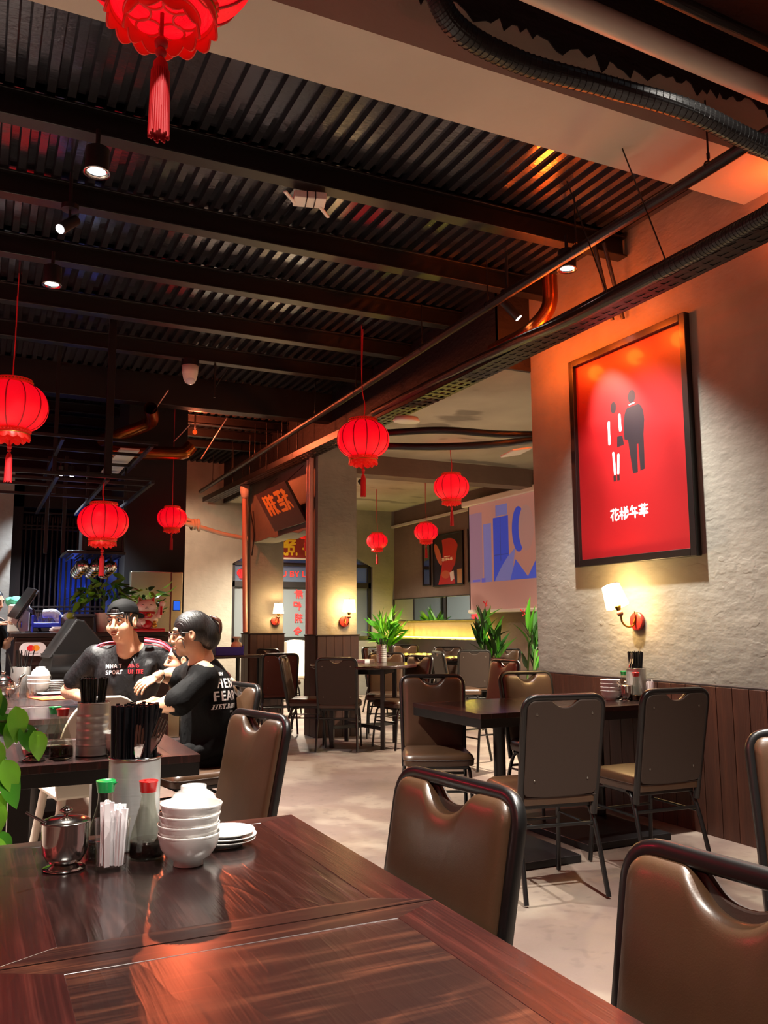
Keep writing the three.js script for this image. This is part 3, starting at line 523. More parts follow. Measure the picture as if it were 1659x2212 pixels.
// couple's table: teapot, glasses, bowls, plates, menu
{ const t = thing('teapot', 'round steel teapot with a domed lid behind the water glasses', 'teapot', [0.2, TOP, -6.62], 0.5);
  part('body', lathe([[0, 0.002], [0.06, 0], [0.085, 0.03], [0.092, 0.07], [0.08, 0.105], [0.062, 0.115], [0, 0.116]], 36), M.chrome, t);
  const l = part('lid', lathe([[0.064, 0.116], [0.055, 0.13], [0.03, 0.148], [0.012, 0.152], [0.012, 0.16], [0.017, 0.168], [0.010, 0.178], [0, 0.18]], 30), M.chromeTop, t);
  part('spout', tube([[0.08, 0.05, 0], [0.12, 0.075, 0], [0.135, 0.12, 0], [0.165, 0.145, 0]], 0.013, 16, 10), M.chrome, t); }
for (const [x, z, l] of [[0.20, -6.39, 'water glass at the far left before the steel teapot'], [0.265, -6.31, 'water glass second from the left before the teapot'], [0.335, -6.36, 'water glass beside the orange menu, third from the left'], [0.375, -6.48, 'rightmost water glass, partly in front of the white bowls']]) {
  const g = single('water_glass', glassWall([[0, 0.002], [0.028, 0], [0.03, 0.003], [0.036, 0.115]], 0.002), M.glass, l, 'glass', [x, TOP, z]); }
for (let k = 0; k < 3; k++) bowl(0.445, TOP + k * 0.026, -6.78, ['bottom white bowl of the pile behind the glasses', 'middle white bowl of the pile behind the glasses', 'top white bowl of the pile behind the glasses'][k], false, 1.25);
bowl(0.455, TOP + 0.125, -6.80, 'white bowl upside down on top of the pile behind the glasses', true, 1.05);
for (let k = 0; k < 7; k++) plate(0.56, TOP + k * 0.0125, -6.80, 'white saucer number ' + ['one', 'two', 'three', 'four', 'five', 'six', 'seven'][k] + ' from the bottom in the pile by the man\'s elbow', 1);
{ const mt = ctex(256, 256, (x, w, h) => { x.fillStyle = '#e8862a'; x.fillRect(0, 0, w, h); x.fillStyle = '#c8222c'; x.fillRect(0, 0, w, h * 0.28); x.fillRect(w * 0.1, h * 0.6, w * 0.3, h * 0.25); x.fillStyle = '#f3d9b0'; for (let i = 0; i < 14; i++) x.fillRect(10 + (i * 53) % 220, 20 + (i * 37) % 210, 34, 7); x.fillStyle = '#f6b821'; x.save(); x.translate(w * 0.6, h * 0.6); x.rotate(0.6); x.fillRect(-60, -12, 120, 24); x.restore(); });
  const m = single('menu_sheet', new THREE.BoxGeometry(0.22, 0.003, 0.30), std({ map: mt, roughness: 0.85 }), 'orange and red printed menu sheet on the couple\'s table', 'menu', [0.50, TOP + 0.003, -6.33]); m.rotation.y = 0.25;
  const t = thing('tablet', 'thin dark booklet with a white edge behind the orange menu', 'booklet', [0.56, TOP, -6.60], 0.2); part('cover', rbox(0.24, 0.012, 0.16, 0.003, 0, 0.007, 0), M.black, t); part('edge', rbox(0.245, 0.004, 0.165, 0.002, 0, 0.0155, 0), M.whitePlastic, t); }

// ---------- lettering drawn stroke by stroke (points on a 0-9 grid) ----------
const GLYPH = {
  hua: '0191 3032 6062 3306 2529 8456 535869989796', yang: '0333 2029 2406 2536 5061 8071 5282 5393 4494 7259 5659 6657 9678', nian: '3013 2282 323575 3575 0696 6269', huaT: '0191 3032 6062 1494 3336 6336 1686 0797 5359',
  yangS: '0333 2029 2406 2536 5061 8071 5292 5484 4696 7269', huaS: '3004 2225 8052 50559593 0797 5659', pu: '3041 7061 1292 4245 6245 2334 8374 0595 26298986 2686 2888', zhao: '0004303404 0232 4080 804382 4474 44477774 0829 3839 6869 9899',
  shao: '2059 2029 0203 4243 3181 5153 7173 2393 4585 3696 5659 769799', wei: '00044404 0040 5181 4393 7079 7345 7395', ge: '0040 2024 0444 06464909 0949 6081 5393 7069 8699', shi: '5004 5094 3252 25288525 2685 3859', la: '1019 1040 4049 1343 1646 5191 7079 5494 6699',
};
function stroke(x, key, px, py, s, w, color, jitter = 0) {
  x.strokeStyle = color; x.lineWidth = w; x.lineCap = 'round'; x.lineJoin = 'round';
  for (const st of GLYPH[key].split(' ')) { x.beginPath(); for (let i = 0; i + 1 < st.length; i += 2) { const a = px + st[i] * s / 9, b = py + st[i + 1] * s / 9; i ? x.lineTo(a, b) : x.moveTo(a, b); } if (jitter) x.lineWidth = w * (0.7 + 0.7 * hash(st.charCodeAt(0), st.charCodeAt(st.length - 1), 5)); x.stroke(); }
}
// ---------- pictures ----------
function framed(name, label, cat, w, h, map, opts) {       // hangs on the plane x = 0, facing -x; width along z
  const t = thing(name, label, cat, opts.p, opts.turn ?? -Math.PI / 2), f = opts.f ?? 0.04, d = opts.d ?? 0.035;
  for (const s of [-1, 1]) { part('frame_side', rbox(f, h, d, 0.004, s * (w / 2 - f / 2), 0, d / 2), M.frame, t); part('frame_side', rbox(w - 2 * f, f, d, 0.004, 0, s * (h / 2 - f / 2), d / 2), M.frame, t); }
  const g = new THREE.PlaneGeometry(w - 2 * f, h - 2 * f); part('print', merge([g.translate(0, 0, 0.014), new THREE.BoxGeometry(w - 2 * f, h - 2 * f, 0.01).translate(0, 0, 0.006)]), map, t); return t;
}
const posterTex = ctex(1024, 1388, (x, w, h) => {
  x.fillStyle = '#7d0c12'; x.fillRect(0, 0, w, h); x.save(); x.translate(0, -0.056 * h); x.scale(1, 0.952);
  // a plain pair of standing figures
  x.fillStyle = '#18141a';
  x.beginPath(); x.ellipse(w * 0.545, h * 0.325, w * 0.034, h * 0.034, 0, 0, 7); x.fill();
  x.beginPath(); x.moveTo(w * 0.50, h * 0.375); x.lineTo(w * 0.60, h * 0.372); x.quadraticCurveTo(w * 0.648, h * 0.385, w * 0.65, h * 0.46); x.lineTo(w * 0.638, h * 0.53); x.lineTo(w * 0.635, h * 0.70); x.lineTo(w * 0.595, h * 0.705); x.lineTo(w * 0.588, h * 0.57); x.lineTo(w * 0.575, h * 0.57); x.lineTo(w * 0.572, h * 0.71); x.lineTo(w * 0.528, h * 0.71); x.lineTo(w * 0.495, h * 0.54); x.lineTo(w * 0.462, h * 0.53); x.quadraticCurveTo(w * 0.45, h * 0.40, w * 0.50, h * 0.375); x.fill();
  x.beginPath(); x.ellipse(w * 0.37, h * 0.35, w * 0.028, h * 0.03, 0, 0, 7); x.fill();
  x.beginPath(); x.moveTo(w * 0.395, h * 0.505); x.lineTo(w * 0.445, h * 0.505); x.lineTo(w * 0.458, h * 0.555); x.lineTo(w * 0.39, h * 0.56); x.fill();
  x.fillStyle = '#efe7ea'; const lim = (a, b, c, d, r) => { x.lineWidth = r; x.lineCap = 'round'; x.strokeStyle = '#efe7ea'; x.beginPath(); x.moveTo(w * a, h * b); x.lineTo(w * c, h * d); x.stroke(); };
  lim(0.32, 0.42, 0.318, 0.53, 22); lim(0.425, 0.40, 0.428, 0.475, 24); lim(0.352, 0.585, 0.362, 0.69, 22); lim(0.40, 0.60, 0.392, 0.69, 22); lim(0.52, 0.362, 0.565, 0.36, 8);
  x.fillStyle = '#18141a'; x.fillRect(w * 0.345, h * 0.70, 24, 40); x.fillRect(w * 0.38, h * 0.70, 24, 40); x.restore();
  ['hua', 'yang', 'nian', 'huaT'].forEach((k, i) => stroke(x, k, w * 0.305 + i * 90, h * 0.772, 76, 12, '#f3e9ea'));
});
framed('framed_poster', 'tall red poster of two standing figures with white lettering on the right wall', 'poster', 1.175, 1.55, phy({ map: posterTex, roughness: 0.42, clearcoat: 0.12, clearcoatRoughness: 0.1 }), { p: [3.997, 2.42, -4.435], f: 0.05, d: 0.045 });
const smallTex = ctex(512, 720, (x, w, h) => {
  x.fillStyle = '#1c1513'; x.fillRect(0, 0, w, h);
  x.fillStyle = '#b4261c'; x.beginPath(); x.moveTo(w * 0.3, h * 0.1); x.quadraticCurveTo(w * 0.75, h * 0.02, w * 0.85, h * 0.25); x.quadraticCurveTo(w * 0.7, h * 0.7, w * 0.75, h); x.lineTo(w * 0.15, h); x.quadraticCurveTo(w * 0.4, h * 0.5, w * 0.3, h * 0.1); x.fill();
  x.fillStyle = '#c0603a'; x.beginPath(); x.ellipse(w * 0.16, h * 0.38, w * 0.09, h * 0.24, -0.35, 0, 7); x.fill(); x.beginPath(); x.ellipse(w * 0.42, h * 0.8, w * 0.15, h * 0.08, 0.2, 0, 7); x.fill();
  x.fillStyle = '#2a1512'; x.beginPath(); x.moveTo(w, h * 0.35); x.lineTo(w * 0.62, h * 0.75); x.lineTo(w * 0.72, h * 0.85); x.lineTo(w, h * 0.7); x.fill();
  x.fillStyle = '#e6ddd6'; x.beginPath(); x.moveTo(w * 0.56, h * 0.77); x.lineTo(w * 0.7, h * 0.74); x.lineTo(w * 0.72, h * 0.9); x.lineTo(w * 0.6, h * 0.95); x.fill();
  x.fillStyle = '#b88a52'; x.fillRect(w * 0.82, h * 0.72, w * 0.18, h * 0.28);
  ['hua', 'yangS', 'nian', 'huaS'].forEach((k, i) => stroke(x, k, w * 0.3 + i * 48, h * 0.47, 40, 8, '#f6e6c8')); x.fillStyle = '#f6e6c8'; x.fillRect(w * 0.38, h * 0.435, w * 0.2, 12);
});
framed('framed_poster', 'dark poster with a red shape and a white cuff between two narrow mirrors', 'poster', 0.98, 0.86, phy({ map: smallTex, roughness: 0.35, clearcoat: 0.4 }), { p: [6.895, 2.28, -12.0], f: 0.025, d: 0.03 });
framed('wall_mirror', 'narrow upright mirror left of the dark poster on the far right wall', 'mirror', 0.27, 0.84, M.mirror, { p: [6.895, 2.30, -12.72], f: 0.018, d: 0.03 });
framed('wall_mirror', 'narrow upright mirror right of the dark poster on the far right wall', 'mirror', 0.27, 0.84, M.mirror, { p: [6.895, 2.29, -11.22], f: 0.018, d: 0.03 });
{ const t = framed('wall_mirror', 'long low mirror in a black frame above the glowing light strip', 'mirror', 3.15, 0.40, M.mirror, { p: [6.885, 1.49, -12.4], f: 0.018, d: 0.03 }); t.rotation.x = 0; part('mullion', rbox(0.012, 0.37, 0.02, 0.002, 0.35, 0, 0.015), M.frame, t); }
{ // seat back with a light strip along its top
  const t = thing('wall_bench', 'dark brown built-in bench back below the glowing light strip', 'bench', [6.7, 0, -12.3]); part('back', rbox(0.12, 1.0, 3.3, 0.01, 0.1, 0.5, 0), M.darkWood, t); part('seat', rbox(0.34, 0.42, 2.4, 0.02, -0.1, 0.21, 0.4), M.darkWood, t);
  const s = thing('light_strip', 'yellow-white light strip glowing along the top of the bench back', 'light strip', [6.82, 1.02, -12.35]); part('lamp_tube', rbox(0.02, 0.02, 3.0, 0.006), std({ color: 0xfff0b0, emissive: 0xffe48a, emissiveIntensity: 2.6 }), s);
  for (let i = 0; i < 14; i++) { const l = new THREE.PointLight(0xffe452, 0.26, 0, 2); l.name = 'strip_light'; l.position.set(-0.03, 0.05, -1.43 + i * 0.22); l.castShadow = true; s.add(l); }
}
{ // projection screen pulled down before the far right wall
  const st = ctex(512, 640, (x, w, h) => {
    x.fillStyle = '#b98f86'; x.fillRect(0, 0, w, h); const b = '#3b57e6', l = '#7d88d8';
    x.fillStyle = '#9a86a8'; x.fillRect(0, h * 0.08, w * 0.2, h * 0.66); x.fillStyle = l; x.fillRect(w * 0.22, h * 0.2, w * 0.12, h * 0.54); x.fillStyle = b; x.fillRect(w * 0.37, h * 0.16, w * 0.22, h * 0.58); x.fillStyle = '#2f46b8'; x.fillRect(w * 0.47, h * 0.16, 4, h * 0.4); x.fillRect(w * 0.38, h * 0.5, w * 0.2, 5); x.fillStyle = l; x.fillRect(w * 0.41, h * 0.05, w * 0.17, h * 0.1);
    x.fillStyle = b; x.beginPath(); x.ellipse(w * 0.73, h * 0.3, w * 0.09, h * 0.2, 0, 0, 7); x.fill(); x.fillStyle = '#b0918e'; x.beginPath(); x.ellipse(w * 0.83, h * 0.3, w * 0.10, h * 0.2, 0, 0, 7); x.fill();
    x.fillStyle = l; x.beginPath(); x.moveTo(w * 0.38, h * 0.74); x.quadraticCurveTo(w * 0.5, h * 0.56, w * 0.68, h * 0.46); x.lineTo(w * 0.62, h * 0.74); x.fill(); x.fillStyle = '#4a66ee'; x.beginPath(); x.moveTo(w * 0.6, h * 0.74); x.lineTo(w * 0.68, h * 0.56); x.lineTo(w * 0.84, h * 0.72); x.lineTo(w, h * 0.52); x.lineTo(w, h * 0.74); x.fill();
    x.fillStyle = '#6a6fe0'; x.fillRect(w * 0.18, h * 0.7, w * 0.06, h * 0.04); x.fillRect(w * 0.04, h * 0.71, w * 0.12, h * 0.02);
  });
  const t = thing('projection_screen', 'pulled-down projection screen showing a bluish film picture, beside the far mirrors', 'screen', [6.72, 0, -10.15], -Math.PI / 2);
  part('housing', rbox(2.1, 0.09, 0.09, 0.015, 0, 3.05, 0), M.whitePlastic, t);
  part('screen_cloth', new THREE.BoxGeometry(1.78, 1.58, 0.004).translate(0, 2.22, 0), std({ map: st, roughness: 0.8, emissiveMap: st, emissive: 0xffffff, emissiveIntensity: 0.20 }), t);
  part('bottom_rail', rbox(1.9, 0.05, 0.04, 0.015, 0, 1.42, 0), M.whitePlastic, t);
  part('side_edge', rbox(0.025, 1.6, 0.008, 0.002, -0.902, 2.22, 0), M.black, t);
}
{ // shop-front lettering on the glass
  const red = std({ color: 0xd02024, roughness: 0.5, emissive: 0xd01818, emissiveIntensity: 0.25 });
  const letter = (key, label, x, y, s) => { const t = ctex(128, 128, (c, w) => { c.clearRect(0, 0, w, w); stroke(c, key, 14, 14, 100, 17, '#d8282c'); }); single('glass_lettering', new THREE.PlaneGeometry(s, s), std({ map: t, transparent: true, alphaTest: 0.4, roughness: 0.5 }), label, 'lettering', [x, y, -14.095]); };
  letter('shao', 'first red character from the top on the blue glass between the pillars', 5.08, 1.77, 0.17); letter('wei', 'second red character down on the blue glass between the pillars', 5.06, 1.56, 0.16); letter('la', 'third red character down on the blue glass between the pillars', 5.08, 1.35, 0.17); letter('shi', 'lowest red character on the blue glass between the pillars', 5.07, 1.13, 0.16);
  const ruby = ctex(512, 128, (c) => { c.clearRect(0, 0, 512, 128); c.fillStyle = '#e0342c'; c.font = 'bold 118px sans-serif'; c.fillText('U BY L', 20, 106); });
  single('glass_lettering', new THREE.PlaneGeometry(0.66, 0.155), std({ map: ruby, transparent: true, alphaTest: 0.4, emissiveMap: ruby, emissive: 0x802010, emissiveIntensity: 0.5 }), 'red capital lettering U BY on the upper glass between the pillars', 'lettering', [5.06, 2.115, -14.095]);
  const lt = ctex(128, 128, (c) => { c.clearRect(0, 0, 128, 128); c.fillStyle = '#b81e28'; c.beginPath(); c.ellipse(64, 56, 48, 40, 0, 0, 7); c.fill(); c.strokeStyle = '#5a0a10'; c.lineWidth = 3; for (const k of [0.3, 0.75]) { c.beginPath(); c.ellipse(64, 56, 48 * k, 40, 0, 0, 7); c.stroke(); } c.fillStyle = '#b81e28'; c.fillRect(38, 94, 52, 9); c.fillRect(48, 108, 34, 5); });
  single('glass_decal', new THREE.PlaneGeometry(0.24, 0.24), std({ map: lt, transparent: true, alphaTest: 0.4 }), 'red lantern printed on the upper left pane of the shop front', 'decal', [4.06, 2.1, -14.095]);
  const sg = ctex(512, 160, (c) => { c.fillStyle = '#7d1d12'; c.fillRect(0, 0, 512, 160); stroke(c, 'zhao', 30, 26, 108, 17, '#d8b91c', 1); stroke(c, 'pu', 190, 26, 108, 17, '#d8b91c', 1); stroke(c, 'ge', 350, 26, 108, 17, '#d8b91c', 1); });
  const t = thing('shop_sign', 'dark red signboard with yellow characters above the shop front glass', 'sign', [5.25, 2.56, -13.93]); part('board', new THREE.BoxGeometry(1.2, 0.36, 0.03), std({ map: sg, roughness: 0.5 }), t); part('frame_side', rbox(1.24, 0.03, 0.05, 0.004, 0, -0.19, 0), M.whitePipe, t); part('frame_side', rbox(1.24, 0.03, 0.05, 0.004, 0, 0.19, 0), M.whitePipe, t);
}
{ // tilted wooden plaque on the lintel
  const pt = ctex(512, 384, (c, w, h) => { c.fillStyle = '#4a1f12'; c.fillRect(0, 0, w, h); for (let i = 0; i < 260; i++) { c.fillStyle = ['#5a2a18', '#3c170c', '#6b3a22'][i % 3]; c.globalAlpha = 0.25; c.fillRect(hash(i, 1, 3) * w, hash(i, 2, 3) * h, 60, 2); } c.globalAlpha = 1; for (const [k, x0] of [['la', 60], ['ge', 280]]) { stroke(c, k, x0 + 6, 60, 165, 27, '#f0a032', 1); c.save(); c.restore(); } });
  const t = thing('wooden_plaque', 'tilted dark wooden plaque with two golden characters hanging between the pillars', 'plaque', [3.33, 2.675, -9.91], -Math.PI / 2); 
  const b = part('board', [uvm(rbox(1.16, 0.54, 0.035, 0.006))], M.darkWood, t); part('face', new THREE.PlaneGeometry(1.15, 0.53).translate(0, 0, 0.0185), std({ map: pt, roughness: 0.55 }), t); part('cord', merge([rod([-0.5, 0.25, 0], [-0.5, 0.33, -0.32], 0.004, 5), rod([0.5, 0.25, 0], [0.5, 0.33, -0.32], 0.004, 5)]), M.black, t); t.rotation.set(0.52, -Math.PI / 2, 0, 'YXZ');
}
// ---------- wall lamps ----------
function wallLamp(label, p, turn, tiltZ, power, lampColor = 0xffcf86) {
  const t = thing('wall_lamp', label, 'lamp', p, turn);                 // local +z points away from the wall
  part('backplate', lathe([[0, 0], [0.055, 0], [0.062, 0.006], [0.062, 0.022], [0.056, 0.03], [0, 0.031]], 36).rotateX(Math.PI / 2), std({ color: 0x7d1d1a, roughness: 0.35 }), t, 'dark red wooden disc');
  part('arm', tube([[0, 0.03, 0.03], [0, -0.01, 0.035], [0, -0.035, 0.07], [0, -0.03, 0.115], [0, 0.0, 0.145], [0, 0.035, 0.15]], 0.0065, 28, 8), M.brass, t);
  part('hook', tube([[0, -0.02, 0.05], [0.008, 0.03, 0.036], [0.012, 0.065, 0.045]], 0.004, 12, 6), M.brass, t);
  const h = new THREE.Group(); h.name = 'lamp_head'; h.position.set(0, 0.035, 0.15); h.rotation.set(tiltZ * 0.3, 0, tiltZ); t.add(h);
  part('wooden_ball', ball(0.021, 0, 0.018, 0, 18), std({ color: 0x5a3326, roughness: 0.4 }), h); part('cup', lathe([[0.008, 0.036], [0.014, 0.042], [0.022, 0.062], [0.025, 0.07], [0, 0.07]], 24), M.brass, h);
  part('lamp_shade', lathe([[0.078, 0.066], [0.060, 0.216]], 40), M.shade, h); part('shade_rim', merge([new THREE.TorusGeometry(0.078, 0.0015, 6, 40).rotateX(Math.PI / 2).translate(0, 0.066, 0), new THREE.TorusGeometry(0.060, 0.0015, 6, 40).rotateX(Math.PI / 2).translate(0, 0.216, 0), rod([-0.06, 0.214, 0], [0.06, 0.214, 0], 0.0012, 5), ball(0.006, 0, 0.218, 0, 8)]), M.brass, h);
  const q = h.position.clone().add(V(0, 0.14, 0).applyEuler(h.rotation)); const l = new THREE.PointLight(lampColor, power, 0, 2); l.name = 'lamp_light'; l.position.copy(q); l.castShadow = true; l.shadow.radius = 2.2; t.add(l); return t;
}
wallLamp('lit wall lamp with a tilted white shade on a red disc below the red poster', [4.0, 1.25, -4.43], -Math.PI / 2, 0.33, LIGHT.sconce);
wallLamp('lit wall lamp on the nearer boarded pillar, shade straight above a red disc', [3.79, 1.27, -9.0], 0, -0.03, LIGHT.sconce * 0.9, 0xffce86);
wallLamp('lit wall lamp on the farther boarded pillar next to the tilted plaque', [3.83, 1.29, -11.6], 0, 0, LIGHT.sconce * 1.0, 0xffd49a);

// ---------- red lanterns ----------
function makeLantern() {
  const t = thing('red_lantern', '', 'lantern');
  const R = 0.157, H = 0.102, ribs = 12, prof = []; for (let i = 0; i <= 18; i++) { const a = -1.13 + i * 2.26 / 18; prof.push([R * Math.pow(Math.cos(a), 0.72) * 0.999, H * Math.sin(a) / Math.sin(1.13)]); }
  const g = lathe(prof, 96), p = g.attributes.position; for (let i = 0; i < p.count; i++) { const a = Math.atan2(p.getZ(i), p.getX(i)), k = 1 - 0.022 * Math.pow(Math.abs(Math.cos(a * ribs / 2)), 8); p.setX(i, p.getX(i) * k); p.setZ(i, p.getZ(i) * k); } g.computeVertexNormals();
  const b = part('lamp_shade', g, M.lantern, t, 'red cloth belly');
  for (let k = 0; k < ribs; k++) { const a = (k + 0) * Math.PI * 2 / ribs, c = Math.cos(a), s = Math.sin(a); part('rib', tube(prof.filter((_, i) => i % 2 === 0).map(([r, y]) => [c * r * 0.985, y, s * r * 0.985]), 0.0032, 14, 5), M.lanternRib, b); }
  const r0 = prof[prof.length - 1][0], r1 = prof[0][0];
  const top = part('top_collar', lathe([[r0 * 0.98, H - 0.004], [0.083, H + 0.004], [0.085, H + 0.022], [0.081, H + 0.024], [0.08, H + 0.004]], 40), M.lanternTrim, t);
  const band = []; for (let i = 0; i < 36; i++) { const a = i * Math.PI * 2 / 36; band.push(ball(0.0042, Math.cos(a) * 0.085, H + 0.013, Math.sin(a) * 0.085, 6)); } part('collar_beads', merge(band), M.gold, top);
  const col = part('bottom_collar', lathe([[r1 * 0.98, -H + 0.003], [0.083, -H - 0.004], [0.084, -H - 0.026], [0.08, -H - 0.028], [0.079, -H - 0.004]], 40), M.lanternTrim, t);
  const b2 = []; for (let i = 0; i < 40; i++) { const a = i * Math.PI * 2 / 40; b2.push(ball(0.0052, Math.cos(a) * 0.084, -H - 0.01, Math.sin(a) * 0.084, 6)); } part('collar_beads', merge(b2), M.lanternTrim, col); part('gold_ring', new THREE.TorusGeometry(0.083, 0.003, 6, 40).rotateX(Math.PI / 2).translate(0, -H - 0.024, 0), M.gold, col);
  const skirt = (r, y, h, n) => { const pos = [], idx = [], N = n * 8; for (let i = 0; i <= N; i++) { const a = i / N * Math.PI * 2, k = (i % 8) / 8, d = h * (0.55 + 0.45 * Math.sin(Math.PI * k)), q = r * (1 + 0.05 * Math.sin(Math.PI * k)); pos.push(Math.cos(a) * r, y, Math.sin(a) * r, Math.cos(a) * q, y - d, Math.sin(a) * q, Math.cos(a) * (q - 0.004), y - d, Math.sin(a) * (q - 0.004), Math.cos(a) * (r - 0.004), y, Math.sin(a) * (r - 0.004)); } for (let i = 0; i < N; i++) for (let j = 0; j < 4; j++) { const a = i * 4 + j, b = i * 4 + (j + 1) % 4; idx.push(a, b, a + 4, b, b + 4, a + 4); } const gg = new THREE.BufferGeometry(); gg.setAttribute('position', new THREE.Float32BufferAttribute(pos, 3)); gg.setIndex(idx); gg.computeVertexNormals(); return gg; };
  part('scalloped_skirt', skirt(0.0845, -H - 0.026, 0.024, 14), M.lanternTrim, t); part('scalloped_skirt', skirt(0.058, -H - 0.036, 0.026, 10), M.lanternTrim, t);
  const fr = []; for (let i = 0; i < 6; i++) { const a = i * Math.PI / 3; fr.push(new THREE.TorusGeometry(0.02, 0.0022, 5, 18).rotateX(Math.PI / 2).translate(Math.cos(a) * 0.037, -H - 0.036, Math.sin(a) * 0.037)); } fr.push(new THREE.TorusGeometry(0.058, 0.003, 5, 40).rotateX(Math.PI / 2).translate(0, -H - 0.036, 0)); part('bottom_fretwork', merge(fr), M.lanternTrim, t); part('bottom_cloth', lathe([[0, -H - 0.02], [0.08, -H - 0.02]], 40), M.lantern, t);
  const tas = part('tassel', [rod([0, -H - 0.03, 0], [0, -H - 0.075, 0], 0.0035, 6), ball(0.011, 0, -H - 0.082, 0, 10), ball(0.009, 0, -H - 0.098, 0, 10), lathe([[0.005, -H - 0.107], [0.0115, -H - 0.116], [0.015, -H - 0.16], [0.0155, -H - 0.215], [0.0145, -H - 0.232], [0, -H - 0.23]], 16)], M.red, t, 'red tassel');
  const fringe = []; for (let i = 0; i < 26; i++) { const a = i * 0.2417; fringe.push(rod([Math.cos(a) * 0.0125, -H - 0.13, Math.sin(a) * 0.0125], [Math.cos(a) * 0.0148, -H - 0.236 - 0.003 * (i % 3), Math.sin(a) * 0.0148], 0.0024, 4)); } part('fringe', merge(fringe), M.red, tas);
  const l = new THREE.PointLight(0xff1a20, LIGHT.lantern, 0, 2); l.name = 'lantern_light'; l.castShadow = true; l.shadow.radius = 4; t.add(l);
  return t;
}
const lantern0 = makeLantern(); let lanternUsed = false;
function lantern(x, y, z, s, top, label) {
  const t = lanternUsed ? copy(lantern0, [x, y, z], x * 7.3, label) : lantern0; if (!lanternUsed) { t.position.set(x, y, z); t.rotation.y = x * 7.3; t.userData.label = label; } lanternUsed = true; t.scale.setScalar(s);
  const c = tube([[0, 0.12, 0], [0.012, 0.2, 0.004], [-0.004, 0.3, 0], [0, (top - y) / s, 0]], 0.0028, 24, 6); part('cord', c, M.red, t, 'thin red cable');
}
const lanternSpots = [
  [0.272, 2.60, -1.57, 1.24, 4.42, 'red lantern cut off by the top edge, tassel hanging down'],
  [0.17, 2.90, -6.94, 1.7, 3.78, 'red lantern cut off by the left edge of the photo'],
  [3.05, 2.875, -6.8, 1.5, 3.9, 'red lantern hanging before the top of the nearer boarded pillar'],
  [0.94, 2.11, -7.48, 1.335, 2.47, 'red lantern over the bar, left of the smaller one by the black pillar'],
  [1.95, 2.44, -9.62, 1.05, 3.93, 'small red lantern in front of the black pillar'],
  [4.88, 2.80, -8.4, 1.31, 3.3, 'red lantern hanging nearest the projection screen, before its left edge'],
  [5.49, 2.50, -11.73, 1.035, 3.3, 'small red lantern in the rear dining area left of the dark poster'],
  [5.78, 2.55, -10.69, 1.1, 3.3, 'red lantern whose tassel hangs before the dark poster and its left mirror'],
  [4.35, 2.66, -11.8, 1.0, 3.3, 'red lantern seen between the pillars, half hidden below the tilted plaque'],
];
for (const s of lanternSpots) lantern(...s);

// ---------- ceiling fittings ----------
const glow = (k, c = 0xf4f8ff) => std({ color: 0xffffff, emissive: c, emissiveIntensity: k });
function canLight(x, y, z, label, power = LIGHT.ceilingSpot, angle = 0.8, color = 0xfff6ea, hang = 0.1) {
  const t = thing('ceiling_spot', label, 'spotlight', [x, y, z]);
  part('housing', lathe([[0.055, 0.0], [0.06, 0.0], [0.06, 0.13], [0.04, 0.14], [0, 0.14]], 32), M.black, t); part('trim_ring', lathe([[0.047, 0.004], [0.066, -0.004], [0.066, 0.004], [0.058, 0.01]], 32), M.chrome, t);
  part('lamp_face', new THREE.CircleGeometry(0.05, 28).rotateX(Math.PI / 2).translate(0, 0.012, 0), glow(9), t); part('stem', rod([0, 0.14, 0], [0, 0.14 + hang, 0], 0.012, 8), M.black, t);
  const l = new THREE.SpotLight(color, power, 0, angle, 0.7, 2); l.name = 'spot_light'; l.position.set(0, -0.01, 0); l.castShadow = true; l.shadow.radius = 2.4; t.add(l); l.target.position.set(0, -2, 0); t.add(l.target); l.target.name = 'aim'; return t;
}
function trackSpot(x, y, z, aim, label, power, angle, mat = M.black, color = 0xfff3e0, len = 0.15, k = 6) {
  const t = thing('track_spot', label, 'spotlight', [x, y, z]), d = V(...aim).sub(V(x, y, z)).normalize();
  part('mount', cyl(0.05, 0.05, 0.03, 0, 0.1, 0, 24), mat, t); const up = y < 3 ? 0 : x > 3.8 ? 3.3 - y : 3.925 - y; if (up > 0.12) part('stem', rod([0, 0.11, 0], [0, up, 0], 0.01, 8), mat, t); part('yoke', rod([0, 0.09, 0], [0, 0, 0], 0.008, 8), mat, t);
  const e = d.clone().multiplyScalar(len * 0.6), b = d.clone().multiplyScalar(-len * 0.4);
  part('barrel', rod([b.x, b.y, b.z], [e.x, e.y, e.z], 0.032, 24), mat, t); const f = new THREE.CircleGeometry(0.027, 24).applyQuaternion(new THREE.Quaternion().setFromUnitVectors(V(0, 0, 1), d)); part('lamp_face', f.translate(e.x + d.x * 0.002, e.y + d.y * 0.002, e.z + d.z * 0.002), glow(k), t);
  if (power) { const l = new THREE.SpotLight(color, power, 0, angle, 0.6, 2); l.name = 'spot_light'; l.position.copy(e).addScaledVector(d, 0.01); l.castShadow = true; l.shadow.radius = 1.2; t.add(l); l.target.position.copy(d.clone().multiplyScalar(3)); l.target.name = 'aim'; t.add(l.target); }
  return t;
}
canLight(0.45, 3.56, -4.36, 'bright round ceiling spot left of the white box with antennas');
canLight(0.36, 3.56, -6.02, 'bright ceiling spot lowest on the left above the left lantern');
canLight(3.42, 3.56, -4.32, 'bright ceiling spot between the steel beams and the orange-lit wall', LIGHT.ceilingSpot * 0.62);
canLight(2.05, 3.9, -1.35, 'ceiling spot out of view above the leather chairs', LIGHT.ceilingSpot * 1.1, 0.75, 0xfff6ea, 0.4);
canLight(0.2, 4.2, -0.3, 'ceiling spot out of view above the nearest tables', LIGHT.ceilingSpot * 0.5, 0.8, 0xfff6ea, 0.1);
canLight(-1.9, 3.56, -5.6, 'ceiling spot out of view over the left aisle');
